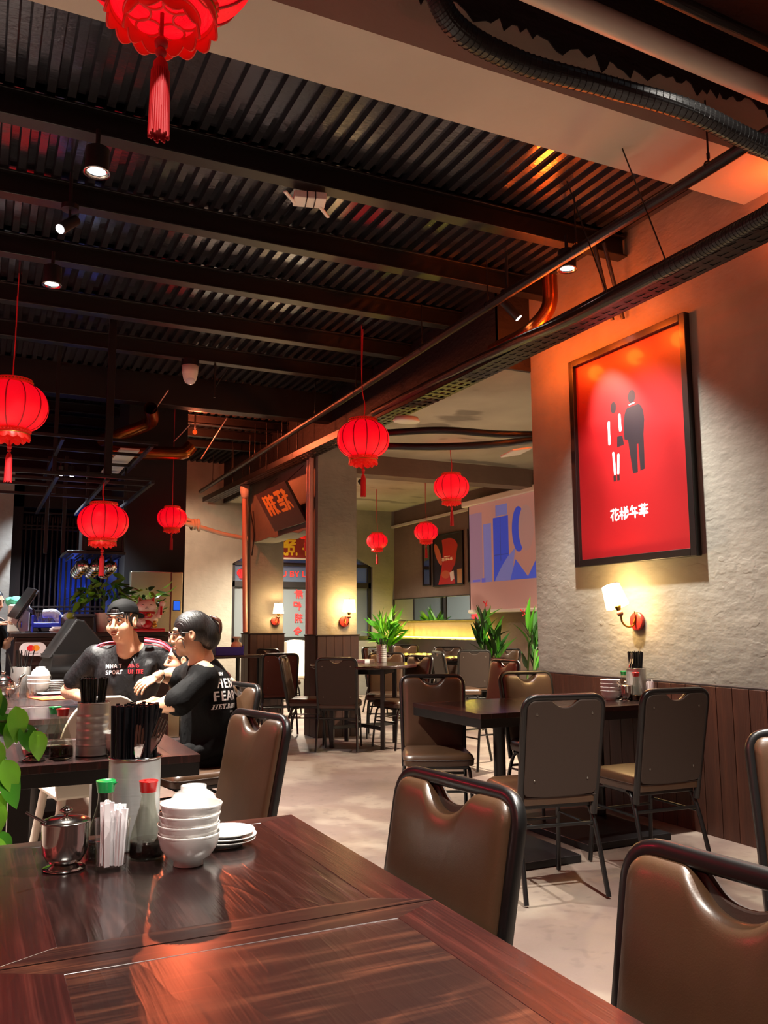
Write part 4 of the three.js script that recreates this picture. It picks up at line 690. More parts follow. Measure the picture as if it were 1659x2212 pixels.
canLight(-1.3, 3.56, -7.9, 'ceiling spot out of view left of the bar trellis', LIGHT.ceilingSpot * 1.1, 0.9);
canLight(6.1, 3.08, -6.9, 'small ceiling spot over the rear dining area', LIGHT.ceilingSpot * 1.4, 1.2, 0xffedd4, 0.06);
canLight(4.5, 3.08, -12.5, 'small ceiling spot over the rear dining area near the shop front', LIGHT.ceilingSpot * 1.1, 1.2, 0xffedd4, 0.06);
trackSpot(3.37, 3.52, -4.95, [4.0, 2.62, -4.55], 'silver cylinder spot aimed at the red poster', 20, 0.33, M.steelPaint, 0xfff0dc, 0.2);
trackSpot(0.385, 3.6, -5.1, [-0.4, 2.6, -4.3], 'small black cylinder spot hanging left below the second beam', 6, 0.4, M.black, 0xfff0dc, 0.17, 4);
trackSpot(4.55, 3.1, -10.2, [4.7, 2.2, -9.2], 'small grey spot on the pale ceiling left of the projection screen', 8, 0.5, M.steelPaint, 0xfff0c8, 0.13);
trackSpot(5.05, 3.16, -9.4, [5.2, 2.0, -9.0], 'small grey spot with a white lens beside the hanging lantern in the rear', 8, 0.5, M.steelPaint, 0xfff0c8, 0.13);
trackSpot(2.6, 3.2, -12.2, [3.1, 1.6, -14], 'tiny spot at the far end of the cable tray', 26, 0.9, M.black, 0xffd2b0, 0.12, 8);
trackSpot(0.75, 2.9, -9.6, [0.7, 1.3, -10], 'left of the twin spots glinting in the bar trellis', 26, 0.9, M.black, 0xe8f0ff, 0.1, 10);
trackSpot(0.86, 2.9, -9.6, [1.1, 1.1, -9.0], 'right of the twin spots glinting in the bar trellis', 26, 0.9, M.black, 0xe8f0ff, 0.1, 10);
{ // cable tray with a hidden orange light strip on top
  const t = thing('cable_tray', 'long perforated black cable tray running above the right wall and pillars', 'cable tray', [3.34, 3.1, 0]);
  const z0 = -2.0, z1 = -13.6, n = 116, zz = (i) => z0 + (z1 - z0) * i / n, yy = (z) => (z < -6 ? (-6 - z) * 0.016 : 0), slots = [];
  const plate = (x0, x1, y0, y1) => { const g = []; const len = z0 - z1; const b = box(x1 - x0, y1 - y0, len, (x0 + x1) / 2, (y0 + y1) / 2, (z0 + z1) / 2); const p = b.attributes.position; return b; };
  const bend = (g) => { const p = g.attributes.position; for (let i = 0; i < p.count; i++) p.setY(i, p.getY(i) + yy(p.getZ(i))); return g; };
  const seg = (x0, x1, y0, y1) => { const a = []; for (let z = z0; z > z1; z -= 1.16) a.push(bend(boxB(x0, x1, y0, y1, z - 1.16, z))); return merge(a); };
  part('side_wall', seg(-0.10, -0.095, 0, 0.075), M.black, t); part('side_wall', seg(0.095, 0.10, 0, 0.075), M.black, t);
  part('floor_strip', seg(-0.10, -0.07, 0, 0.004), M.black, t); part('floor_strip', seg(-0.04, -0.012, 0, 0.004), M.black, t); part('floor_strip', seg(0.016, 0.042, 0, 0.004), M.black, t); part('floor_strip', seg(0.07, 0.10, 0, 0.004), M.black, t);
  const cross = []; part('floor_sheet', boxB(-0.095, 0.095, 0.0042, 0.006, -5.4, z0), M.black, t);
  for (let i = 0; i < n; i++) { const z = zz(i); cross.push(bend(boxB(-0.1, 0.1, 0.0005, 0.0035, z - 0.045, z))); } part('cross_strips', merge(cross), M.black, t);
  for (let k = 0; k < 3; k++) { const a = []; for (let z = -2.1; z > -13.4; z -= 0.5) a.push([-0.06 + k * 0.055 + rr(-0.012, 0.012), 0.03 + rr(0, 0.02) + yy(z), z]); part('cable', tube(a, 0.012, 90, 6), M.hose, t); }
  const o = thing('light_strip', 'orange light strip lying hidden on the cable tray', 'light strip', [3.58, 3.19, -4.75]); part('lamp_tube', rbox(0.02, 0.02, 1.1, 0.008), std({ color: 0xff6a20, emissive: 0xff4a08, emissiveIntensity: 2.5 }), o);
  part('bracket', merge([rod([-0.14, -0.07, -0.3], [0, -0.005, -0.3], 0.006, 6), rod([-0.14, -0.07, 0.3], [0, -0.005, 0.3], 0.006, 6)]), M.steelPaint, o);
  for (const z of [-0.45, 0, 0.45]) { const l = new THREE.PointLight(0xff6418, LIGHT.neonOrange / 3, 0, 2); l.name = 'strip_light'; l.position.set(0.02, 0.025, z); l.castShadow = true; l.shadow.radius = 3; o.add(l); }
}
{ // conduit with its hangers
  const t = thing('conduit_pipe', 'long black conduit pipe running diagonally under the steel beams', 'pipe', [0, 0, 0]);
  part('tube', tube([[3.2, 3.49, -1.4], [3.2, 3.49, -2.68], [3.2, 3.495, -4.5], [3.2, 3.46, -7.5], [3.2, 3.425, -10.4], [3.2, 3.39, -13.6]], 0.031, 60, 12), M.hose, t);
  for (const z of [-2.9, -3.95, -4.95, -5.95, -7.3, -8.4, -9.5, -10.6, -11.7, -12.8]) { const y = 3.5 + Math.min(0, (z + 4.5) * 0.0117); const h = part('hanger_rod', rod([3.2, y + 0.02, z], [3.2, 3.86, z], 0.005, 6), M.steelPaint, t); part('clamp', new THREE.TorusGeometry(0.03, 0.005, 6, 20).translate(3.2, y, z), M.steelPaint, h); part('nut', cyl(0.009, 0.009, 0.03, 3.2, y + 0.06, z, 6), M.steelPaint, h); }
}
{ // insulated hose that loops overhead and joins the tray
  const t = thing('insulated_hose', 'thick black wrapped hose sweeping down the top right and along the cable tray', 'hose', [0, 0, 0]);
  const pts = [[1.1, 3.45, -2.2], [1.17, 3.22, -2.1], [1.26, 3.12, -2.12], [1.57, 3.13, -2.2], [1.9, 3.12, -2.17], [2.17, 3.04, -2.06], [2.43, 2.99, -2.04], [2.64, 2.94, -2.02], [2.77, 2.92, -2.07], [2.86, 2.915, -2.25], [2.89, 2.92, -2.5], [2.91, 2.925, -2.78], [2.95, 2.945, -3.28], [3.05, 3.0, -3.85], [3.2, 3.12, -4.6], [3.24, 3.17, -5.6], [3.25, 3.185, -7]];
  part('tube', tube(pts, 0.036, 220, 14), M.hose, t); const c = new THREE.CatmullRomCurve3(pts.map((p) => V(...p)), false, 'centripetal'), w = [];
  for (let i = 0; i < 150; i++) { const a = i / 150 * 0.72, p = c.getPoint(a), d = c.getTangent(a), g = new THREE.TorusGeometry(0.0365, 0.0016, 5, 18); g.applyQuaternion(new THREE.Quaternion().setFromUnitVectors(V(0, 0, 1), d.clone().add(V(0.12, 0.1, 0)).normalize())); w.push(g.translate(p.x, p.y, p.z)); } part('tape_wraps', merge(w), M.hose, t);
  for (const [x, y, z] of [[2.93, 2.95, -2.95], [2.99, 2.98, -3.45]]) part('hanger_rod', rod([x, y + 0.03, z], [x, 3.8, z - 0.3], 0.004, 6), M.steelPaint, t);
}
single('overhead_pipe', tube([[1.0, 3.81, -2.55], [4, 3.76, -2.64]], 0.052, 8, 18), M.whitePipe, 'pale grey pipe crossing the black ceiling at the top right', 'pipe');
single('overhead_pipe', tube([[1.2, 3.79, -2.32], [4, 3.75, -2.4]], 0.028, 8, 12), M.hose, 'thin dark pipe beside the pale grey pipe at the top right', 'pipe');
{ const t = thing('wifi_router', 'white box with two stubby antennas strapped under a steel beam', 'router', [1.66, 3.735, -4.47], -0.25); part('case', rbox(0.19, 0.045, 0.12, 0.006), M.whitePlastic, t);
  for (const [x, z, a] of [[-0.12, 0.045, 0.5], [0.10, -0.1, 0.5]]) part('antenna', rbox(0.022, 0.014, 0.14, 0.006).rotateY(-a).translate(x, -0.02, z), M.whitePlastic, t);
  part('strap', merge([rbox(0.006, 0.055, 0.13, 0.002, -0.02, 0, 0), rbox(0.006, 0.055, 0.13, 0.002, 0.03, 0, 0)]), M.black, t); }
{ const t = thing('dome_camera', 'white dome camera hanging from the large black beam', 'camera', [1.756, 3.655, -8.0]); part('mount', cyl(0.085, 0.085, 0.06, 0, 0.1, 0, 24), M.black, t); part('shell', lathe([[0, -0.1], [0.045, -0.095], [0.062, -0.06], [0.075, 0.0], [0.08, 0.075], [0, 0.075]], 32), M.whitePlastic, t); part('lens', ball(0.048, 0, -0.07, 0.015, 18), phy({ color: 0xcfd0d6, roughness: 0.1 }), t); }
{ const t = thing('angle_bracket', 'black angle bracket beside the dome camera', 'bracket', [2.0, 3.56, -8.0]); part('post', rbox(0.02, 0.34, 0.02, 0.003, 0, 0.05, 0), M.steelPaint, t); part('arm', rod([0, -0.02, 0], [0.13, 0.2, 0], 0.008, 6), M.steelPaint, t); }
single('wall_speaker', lathe([[0, -0.012], [0.1, -0.012], [0.11, 0], [0.09, 0.03], [0, 0.035]], 40).rotateX(0.1), M.whitePlastic, 'flat round white disc hanging below the cable tray', 'speaker', [3.05, 2.86, -5.95]);
single('access_point', rbox(0.2, 0.02, 0.2, 0.02).rotateX(-0.1).rotateZ(0.2), M.whitePlastic, 'white square panel sticking out at the upper left of the right wall corner', 'access point', [3.93, 2.63, -5.70]);
{ const t = thing('lagged_pipes', 'pair of black lagged pipes crossing below the pale ceiling into the right wall', 'pipe', [0, 0, 0]);
  part('pipe', tube([[3.3, 2.98, -6.9], [3.7, 2.96, -6.5], [4.1, 2.90, -6.2], [4.6, 2.88, -5.9]], 0.033, 30, 12), M.hose, t); part('pipe', tube([[3.2, 2.85, -6.9], [3.6, 2.80, -6.5], [4.0, 2.79, -6.15], [4.5, 2.85, -5.85]], 0.033, 30, 12), M.hose, t); }
{ const t = thing('lagged_pipes', 'two beige lagged pipes tied with tape left of the farther pillar', 'pipe', [0, 0, 0]);
  part('pipe', tube([[2.1, 2.66, -11.5], [2.45, 2.63, -11.6], [2.72, 2.60, -11.7], [3.1, 2.52, -11.8], [3.5, 2.46, -11.8]], 0.033, 30, 12), M.offWhite, t); part('pipe', tube([[2.1, 2.74, -11.7], [2.45, 2.71, -11.7], [2.72, 2.66, -11.75]], 0.03, 20, 12), M.offWhite, t);
  const k = []; for (let i = 0; i < 9; i++) k.push(new THREE.TorusGeometry(0.05 + rr(0, 0.015), 0.016, 6, 18).rotateY(1.4 + rr(-0.4, 0.4)).translate(2.70 + rr(-0.05, 0.05), 2.62 + rr(-0.03, 0.03), -11.72)); part('tape_knot', merge(k), M.offWhite, t, 'lumpy knot of pale tape'); }
{ const t = thing('downpipe', 'pinkish vertical pipe on the left side of the nearer boarded pillar', 'pipe', [0, 0, 0]); part('pipe', rod([3.425, 1.13, -9.1], [3.425, 3.2, -9.1], 0.03, 14), M.pinkPaint, t); part('pipe', rod([3.43, 1.13, -9.22], [3.43, 3.2, -9.22], 0.022, 14), M.pinkPaint, t); }
{ const t = thing('downpipe', 'pinkish vertical pipe with a white cup on top on the farther boarded pillar', 'pipe', [0, 0, 0]); part('pipe', rod([3.405, 1.14, -11.62], [3.34, 3.1, -11.55], 0.033, 14), M.pinkPaint, t); part('cup', lathe([[0, 3.0], [0.05, 3.02], [0.065, 3.1], [0.07, 3.2], [0, 3.2]], 24).translate(3.34, 0, -11.52), M.whitePlastic, t, 'white cup-shaped cap'); part('cable', tube([[3.4, 2.9, -11.5], [3.47, 2.5, -11.48], [3.45, 2.2, -11.5]], 0.01, 12, 6), M.hose, t); }
// ducts and hangers among the far beams
{ const cu = std({ color: 0x8a4a1c, roughness: 0.25, metalness: 0.9 }); const t = thing('copper_duct', 'copper-coloured duct with an elbow catching orange light among the far beams', 'duct', [0, 0, 0]); part('duct', tube([[1.55, 3.5, -8.9], [1.62, 3.44, -9.3], [1.35, 3.34, -9.6], [1.2, 3.32, -9.9]], 0.07, 30, 16), cu, t);
  const u = thing('copper_duct', 'horizontal dark copper duct ending in a bulb under the far beams', 'duct', [0, 0, 0]); part('duct', tube([[1.3, 3.16, -9.7], [1.8, 3.16, -9.55], [2.05, 3.18, -9.5], [2.12, 3.26, -9.5]], 0.075, 24, 16), cu, u);
  const v = thing('copper_duct', 'orange-lit bent duct on top of the cable tray by the ceiling spot', 'duct', [0, 0, 0]); part('duct', tube([[3.6, 3.72, -4.75], [3.62, 3.5, -4.8], [3.55, 3.36, -4.95], [3.42, 3.28, -5.25]], 0.055, 30, 16), cu, v);
  const w = thing('strut_pair', 'pair of black slanting struts under the ceiling beside the orange wall', 'strut', [0, 0, 0]); part('strut', rod([3.68, 3.8, -4.35], [3.9, 3.33, -4.45], 0.014, 8), M.hose, w); part('strut', rod([3.72, 3.8, -4.3], [3.95, 3.33, -4.40], 0.014, 8), M.hose, w); part('yellow_wire', tube([[3.9, 3.45, -4.44], [3.85, 3.36, -4.42], [3.8, 3.34, -4.5]], 0.004, 10, 5), M.goldPaint, w); }
{ const t = thing('hanging_rods', 'thin orange-lit rods hung crosswise between the far black beams', 'rods', [0, 0, 0]); for (const [a, b] of [[[1.65, 3.6, -8.5], [1.62, 3.5, -9.4]], [[2.05, 3.45, -9.3], [1.95, 3.3, -10.6]], [[2.5, 3.6, -9.4], [2.45, 3.3, -10.4]]]) part('rod', rod(a, b, 0.006, 5), M.pinkPaint, t);
  for (const [x, z] of [[2.95, -9.3], [2.98, -10.2], [3.0, -11.0], [3.02, -11.9], [3.25, -9.8], [3.26, -10.6], [3.27, -11.4], [3.28, -12.3]]) part('rod', rod([x + 0.25, 3.2, z], [x + 0.25, 3.8, z], 0.005, 5), M.steelPaint, t); }
// pink neon on the left, out of the frame
{ const t = thing('neon_tube', 'pink neon tube on the left wall outside the photo', 'neon light', [-3.6, 2.9, -5.6]); part('lamp_tube', rod([0, 0, -1], [0, 0, 1], 0.02, 10), std({ color: 0xff3060, emissive: 0xff1440, emissiveIntensity: 4 }), t); for (const z of [-0.6, 0.6]) { const l = new THREE.PointLight(0xff2048, LIGHT.neonPink / 2, 0, 2); l.name = 'neon_light'; l.position.set(0.06, 0, z); l.castShadow = true; t.add(l); } }
{ const t = thing('neon_tube', 'pinkish red neon tube behind the photographer outside the photo', 'neon light', [-3.6, 3.2, 0.2]); part('lamp_tube', rod([0, 0, -1], [0, 0, 1], 0.02, 10), std({ color: 0xff5060, emissive: 0xff3040, emissiveIntensity: 4 }), t); for (const z of [-0.6, 0.6]) { const l = new THREE.PointLight(0xff6a60, LIGHT.neonPink * 0.55, 0, 2); l.name = 'neon_light'; l.position.set(0.06, 0, z); l.castShadow = true; t.add(l); } }
{ const t = thing('orange_lamp', 'small orange lamp among the far black beams by the copper ducts', 'lamp', [2.35, 3.62, -10.35]); part('lamp_bulb', ball(0.03, 0, 0, 0, 14), std({ color: 0xff7a40, emissive: 0xff5a20, emissiveIntensity: 0.5 }), t); part('holder', rod([0, 0.02, 0], [0, 0.3, 0], 0.012, 8), M.black, t); const l = new THREE.PointLight(0xff6e42, 11, 0, 2); l.name = 'lamp_light'; l.castShadow = true; l.shadow.radius = 2; t.add(l); }
{ const t = thing('orange_lamp', 'small orange lamp above the right end of the near concrete beam', 'lamp', [3.86, 3.5, -3.0]); part('lamp_bulb', ball(0.02, 0, 0, 0, 14), std({ color: 0xff7a40, emissive: 0xff5a20, emissiveIntensity: 1.5 }), t); part('holder', rod([0, 0, 0], [0.14, 0.03, 0], 0.008, 8), M.black, t); const l = new THREE.PointLight(0xff5a20, 0.8, 0, 2); l.name = 'lamp_light'; l.castShadow = true; l.shadow.radius = 2; t.add(l); }

// ---------- bar counter and what stands on it ----------
{
  const t = thing('bar_counter', 'reddish brown wooden bar counter behind the seated people', 'counter', [0, 0, 0]);
  part('body', boxB(0.36, 1.78, 0, 1.13, -9.25, -8.72), M.brownPanel, t); part('counter_top', rbox(1.5, 0.04, 0.62, 0.006, 1.06, 1.155, -9.0), M.darkWood, t); part('kick_board', boxB(0.36, 1.78, 0.0, 0.1, -8.72, -8.70), M.black, t); part('panel', rbox(0.5, 0.22, 0.03, 0.006, 0.60, 0.985, -8.705), M.brownPanel, t);
  const mt = ctex(320, 200, (x, w, h) => { x.fillStyle = '#d9d3d6'; x.fillRect(0, 0, w, h); x.globalAlpha = 1; x.fillStyle = '#d8202a'; x.beginPath(); x.arc(135, 85, 46, 0, 7); x.fill(); x.fillStyle = '#e8952a'; x.beginPath(); x.arc(195, 85, 46, 0, 7); x.fill(); x.fillStyle = '#e0591f'; x.beginPath(); x.ellipse(165, 85, 16, 35, 0, 0, 7); x.fill(); x.fillStyle = '#4a4446'; x.font = 'bold 22px sans-serif'; x.textAlign = 'center'; x.fillText('mastercard', 165, 168); });
  const s = new THREE.Shape(); s.absarc(-0.055, 0, 0.062, Math.PI / 2, Math.PI * 1.5); s.absarc(0.055, 0, 0.062, -Math.PI / 2, Math.PI / 2); s.closePath();
  const g = new THREE.ShapeGeometry(s, 20), p = g.attributes.position, uv = g.attributes.uv; for (let i = 0; i < p.count; i++) uv.setXY(i, p.getX(i) / 0.234 + 0.5, p.getY(i) / 0.124 + 0.5);
  const b = thing('card_sign', 'white pill-shaped payment sign with red and orange circles on the bar front', 'sign', [0.505, 1.025, -8.672]); part('plate', extr(s, 0.006).translate(0, 0, -0.007), M.whitePlastic, b); part('print', g, std({ map: mt, roughness: 0.4 }), b);
}
{ const t = thing('till_monitor', 'tilted black till monitor on a stand on the bar', 'monitor', [0.44, 1.176, -9.22], 0.25);
  part('screen', rbox(0.34, 0.03, 0.26, 0.008).rotateZ(1.03).rotateX(0.1).translate(-0.02, 0.29, 0), M.black, t); part('bezel', rbox(0.33, 0.012, 0.25, 0.006).rotateZ(1.03).rotateX(0.1).translate(0.005, 0.278, 0), std({ color: 0x5d5f66, roughness: 0.4 }), t);
  part('arm', rod([0.03, 0.24, 0], [0.09, 0.2, 0], 0.022, 12), std({ color: 0x6b6d72, roughness: 0.4 }), t); part('stand', rod([0.08, 0.23, 0.02], [0.15, 0.01, 0.05], 0.014, 8), M.brownPanel, t); part('foot', rbox(0.2, 0.014, 0.16, 0.005, 0.13, 0.007, 0.03), M.black, t); part('cable', tube([[-0.02, 0.18, 0.02], [-0.08, 0.08, 0.06], [-0.06, 0.0, 0.12]], 0.005, 14, 6), M.hose, t); }
single('cloth', (() => { const g = new THREE.SphereGeometry(0.09, 24, 14), p = g.attributes.position; for (let i = 0; i < p.count; i++) { p.setY(i, Math.max(-0.05, p.getY(i) * (p.getY(i) > 0 ? 0.45 : 1)) + 0.01 * Math.sin(p.getX(i) * 60 + p.getZ(i) * 50)); } g.computeVertexNormals(); return g; })(), std({ color: 0x4fae86, roughness: 0.9 }), 'pale green cloth lying on the white dispenser behind the till', 'cloth', [0.36, 1.495, -9.5]);
{ const t = thing('dispenser', 'white drinks dispenser under the green cloth', 'dispenser', [0.40, 1.176, -9.45]); part('case', rbox(0.2, 0.28, 0.18, 0.02, 0, 0.14, 0), M.whitePlastic, t); part('nozzle', cyl(0.015, 0.015, 0.06, 0.02, 0.08, 0.1, 10), M.chrome, t); }
single('bar_towel', tube([[0.62, 1.36, -9.2], [0.72, 1.36, -9.16], [0.78, 1.30, -9.14], [0.86, 1.34, -9.1]], 0.045, 30, 10), std({ color: 0xb9bac4, roughness: 0.95, bumpMap: clothBump, bumpScale: 0.01 }), 'crumpled grey-white towel draped over the blue crate on the bar', 'towel');
single('bar_towel', ball(0.05, 0, 0, 0, 16).scale(1, 0.8, 1), std({ color: 0x9fae3a, roughness: 0.95 }), 'yellow-green cloth bunched beside the grey towel on the bar', 'cloth', [0.86, 1.335, -9.1]);
{ const blue = std({ color: 0x2434b0, roughness: 0.4 }); const t = thing('glass_crate', 'blue plastic crate with clear glasses on the bar', 'crate', [0.64, 1.176, -9.15]); part('base', rbox(0.27, 0.05, 0.2, 0.01, 0, 0.07, 0), blue, t); for (const x of [-0.125, 0.125]) part('end', rbox(0.02, 0.17, 0.2, 0.006, x, 0.085, 0), blue, t);
  for (let i = 0; i < 4; i++) single('crate_glass', glassWall([[0, 0.002], [0.024, 0], [0.028, 0.1]], 0.002, 20), M.glass, ['first', 'second', 'third', 'fourth'][i] + ' glass from the left standing in the blue crate', 'glass', [0.56 + i * 0.055, 1.272, -9.13]); }
{ const t = thing('receipt_printer', 'black receipt printer on the bar next to the white plant pot', 'printer', [0.97, 1.176, -8.9]); part('case', rbox(0.17, 0.15, 0.18, 0.012, 0, 0.075, 0), M.black, t); part('slot', rbox(0.09, 0.03, 0.01, 0.003, 0, 0.085, 0.088), M.frame, t); part('box', rbox(0.2, 0.03, 0.15, 0.006, -0.0, 0.165, -0.01), M.pane, t); }
for (let i = 0; i < 4; i++) single('paper_sheet', rbox(0.19, 0.012, 0.14, 0.003).rotateY(rr(-0.5, 0.5)), M.paper, ['bottom', 'second', 'third', 'top'][i] + ' sheet of the loose papers by the till stand', 'paper', [0.78 + rr(-0.03, 0.03), 1.183 + i * 0.014, -8.92]);
{ // dark draped pile in front of the bar
  const t = thing('covered_pile', 'pile of folded chairs under a glossy black cover beside the bar sign', 'cover', [0.745, 0, -7.35], 0.15), g = new THREE.BoxGeometry(0.44, 1.02, 0.4, 24, 60, 16), p = g.attributes.position;
  for (let i = 0; i < p.count; i++) { const y = p.getY(i) + 0.51, x = p.getX(i), z = p.getZ(i), k = 1 + 0.035 * Math.sin(y * 38 + x * 6) + 0.02 * Math.sin(y * 71 + z * 9); p.setXYZ(i, x * k, y, z * k + 0.015 * Math.sin(x * 14 + y * 9)); } g.computeVertexNormals();
  part('cover', g, phy({ color: 0x0b0b0c, roughness: 0.38 }), t); part('cover_fold', extr(poly([[-0.22, 1.0], [0.22, 1.0], [0.2, 1.06], [0.02, 1.27], [-0.03, 1.28]]), 0.3, 0.012, 2).translate(0, 0, -0.16), phy({ color: 0x0b0b0c, roughness: 0.38 }), t); }
{ const t = thing('cutlery_can', 'ribbed can with black chopsticks in front of the bar sign at the far left', 'can', [0.33, 0.75, -6.95]); part('body', lathe([[0, 0], [0.07, 0], [0.07, 0.19], [0.067, 0.19], [0.067, 0.01], [0, 0.01]], 30), M.tin, t); chopsticks(12, 0.33, -6.95, 0.04, 'black chopstick in the can in front of the bar sign', 'black chopsticks by the bar sign', 0.35, 1.2, 0.77); }
{ // lucky cat figurine
  const wht = phy({ color: 0xd9c4bb, roughness: 0.12, clearcoat: 0.6 }), red = phy({ color: 0xb01420, roughness: 0.18, clearcoat: 0.6 }), t = thing('lucky_cat', 'white and red china lucky cat with a raised paw on the bar', 'figurine', [1.50, 1.176, -8.50], -0.12);
  part('base', rbox(0.36, 0.035, 0.2, 0.016, 0, 0.018, 0), red, t, 'red base'); part('body', ball(0.1, 0, 0, 0, 28).scale(1.15, 0.95, 0.9).translate(0, 0.115, 0), wht, t);
  const h = part('head', ball(0.082, 0, 0, 0, 28).scale(1.18, 0.88, 0.9).translate(0, 0.245, 0.01), wht, t); for (const s of [-1, 1]) { part('ear', new THREE.ConeGeometry(0.034, 0.06, 12).rotateZ(-s * 0.35).translate(s * 0.062, 0.318, 0), wht, h); part('inner_ear', new THREE.ConeGeometry(0.022, 0.045, 12).rotateZ(-s * 0.35).translate(s * 0.062, 0.314, 0.014), s < 0 ? M.gold : red, h); part('eye', tube([[s * 0.052, 0.255, 0.083], [s * 0.038, 0.265, 0.088], [s * 0.024, 0.256, 0.089]], 0.0025, 8, 5), M.black, h); }
  part('mouth', merge([tube([[-0.018, 0.228, 0.086], [-0.006, 0.222, 0.09], [0, 0.23, 0.09], [0.006, 0.222, 0.09], [0.018, 0.228, 0.086]], 0.0018, 14, 5), ball(0.005, 0, 0.238, 0.088, 8)]), M.black, h);
  part('raised_arm', merge([rod([0.11, 0.14, 0.02], [0.145, 0.26, 0.03], 0.026, 16, 0.022), ball(0.03, 0.148, 0.272, 0.034, 16)]), wht, t); part('arm_plaque', rbox(0.022, 0.085, 0.012, 0.003, 0.137, 0.205, 0.058), red, t); part('lower_arm', merge([rod([-0.09, 0.14, 0.04], [-0.04, 0.1, 0.11], 0.026, 14), ball(0.027, -0.035, 0.095, 0.11, 14)]), wht, t);
  part('collar', new THREE.TorusGeometry(0.07, 0.012, 10, 32).rotateX(Math.PI / 2).scale(1.1, 1, 0.9).translate(0, 0.185, 0.005), red, t); part('bib', ball(0.05, 0, 0, 0, 18).scale(1.2, 0.5, 0.4).translate(0, 0.155, 0.085), red, t); part('belly', ball(0.05, 0, 0, 0, 16).scale(1.1, 0.8, 0.5).translate(0.005, 0.075, 0.09), red, t); part('gold_ingot', merge([ball(0.025, 0.075, 0.062, 0.1, 14), ball(0.018, 0.075, 0.092, 0.1, 12), ball(0.02, 0.02, 0.165, 0.106, 10)]), M.gold, t); for (const y of [0.2, 0.235]) part('gold_gourd', ball(0.024, -0.135, y, 0.02, 14), M.gold, t);
}
// ---------- greenery ----------
function leafGeo(L, W, curl = 0.25, fold = 0.2) {
  const n = 8, pos = [], idx = []; for (let i = 0; i <= n; i++) { const t = i / n, w = W * Math.pow(Math.sin(Math.PI * Math.pow(t, 0.75)), 0.9) / 2, y = L * t, z = -curl * L * t * t; pos.push(-w, y, z + fold * w, 0, y, z, w, y, z + fold * w); }
  for (let i = 0; i < n; i++) for (let j = 0; j < 2; j++) { const a = i * 3 + j; idx.push(a, a + 1, a + 3, a + 1, a + 4, a + 3); }
  const g = new THREE.BufferGeometry(); g.setAttribute('position', new THREE.Float32BufferAttribute(pos, 3)); g.setIndex(idx); g.computeVertexNormals(); return g;
}
const LEAF = [leafGeo(0.13, 0.045, 0.3), leafGeo(0.11, 0.05, 0.5), leafGeo(0.15, 0.04, 0.2)], BLADE = [leafGeo(0.42, 0.07, 0.35), leafGeo(0.36, 0.066, 0.6), leafGeo(0.3, 0.08, 0.2)], HEART = [leafGeo(0.085, 0.05, 0.25, 0.3), leafGeo(0.075, 0.047, 0.4, 0.35)];
function leafAt(t, geo, mat, p, dir, s = 1, roll = 0) { const m = part('leaf', geo, mat, t); m.position.set(...p); m.quaternion.setFromUnitVectors(V(0, 1, 0), V(...dir).normalize()); m.rotateY(roll); m.scale.setScalar(s); return m; }
function pot(t, r, h, mat, y0 = 0) { part('pot', lathe([[0, y0], [r * 0.78, y0], [r, y0 + h], [r * 0.94, y0 + h], [r * 0.9, y0 + h * 0.9], [0, y0 + h * 0.9]], 30), mat, t); part('soil', lathe([[0, y0 + h * 0.91], [r * 0.9, y0 + h * 0.91]], 24), M.soil, t); }
{ seed = 555; const t = thing('money_plant', 'leafy green plant in a white pot on the bar above the man\'s cap', 'plant', [1.16, 1.176, -8.92]); pot(t, 0.085, 0.19, M.whitePlastic); part('stem', merge([rod([0, 0.17, 0], [0, 0.36, 0], 0.012, 8), rod([0, 0.3, 0], [-0.1, 0.45, 0.02], 0.006, 6), rod([0, 0.34, 0], [0.12, 0.5, 0], 0.006, 6), rod([0, 0.34, 0], [0.02, 0.55, 0.03], 0.006, 6)]), M.stem, t);
  for (let i = 0; i < 110; i++) { const a = rr(0, 6.283), r = 0.27 * Math.sqrt(rnd()), y = 0.42 + 0.19 * (1 - r / 0.3) * rr(0.2, 1) - r * 0.35 + rr(-0.08, 0.06), c = Math.cos(a), s = Math.sin(a); leafAt(t, LEAF[i % 3], [M.leaf, M.leafDark, M.leaf, M.leafPale][i % 4], [c * r, y, s * r * 0.8], [c * rr(0.3, 1), rr(-0.9, 0.5), s * rr(0.3, 1) + 0.2], rr(0.8, 1.15), rr(0, 6)); } }
{ seed = 556; const t = thing('money_plant', 'smaller leafy plant on the bar behind the lucky cat', 'plant', [1.60, 1.176, -9.1]); pot(t, 0.07, 0.14, M.whitePlastic); part('stem', rod([0, 0.12, 0], [0, 0.3, 0], 0.01, 8), M.stem, t);
  for (let i = 0; i < 64; i++) { const a = rr(0, 6.283), r = 0.2 * Math.sqrt(rnd()), c = Math.cos(a), s = Math.sin(a); leafAt(t, LEAF[i % 3], [M.leaf, M.leafDark, M.leafPale][i % 3], [c * r, 0.3 + rr(-0.08, 0.16) - r * 0.2, s * r * 0.8], [c, rr(-0.7, 0.6), s + 0.2], rr(0.6, 0.95), rr(0, 6)); }
  for (const [x, y] of [[0.13, 0.44], [0.17, 0.40]]) leafAt(t, LEAF[0], M.leafPale, [x, y, 0.1], [x * 4, 0.2, 0.3], 1.1, 1); }
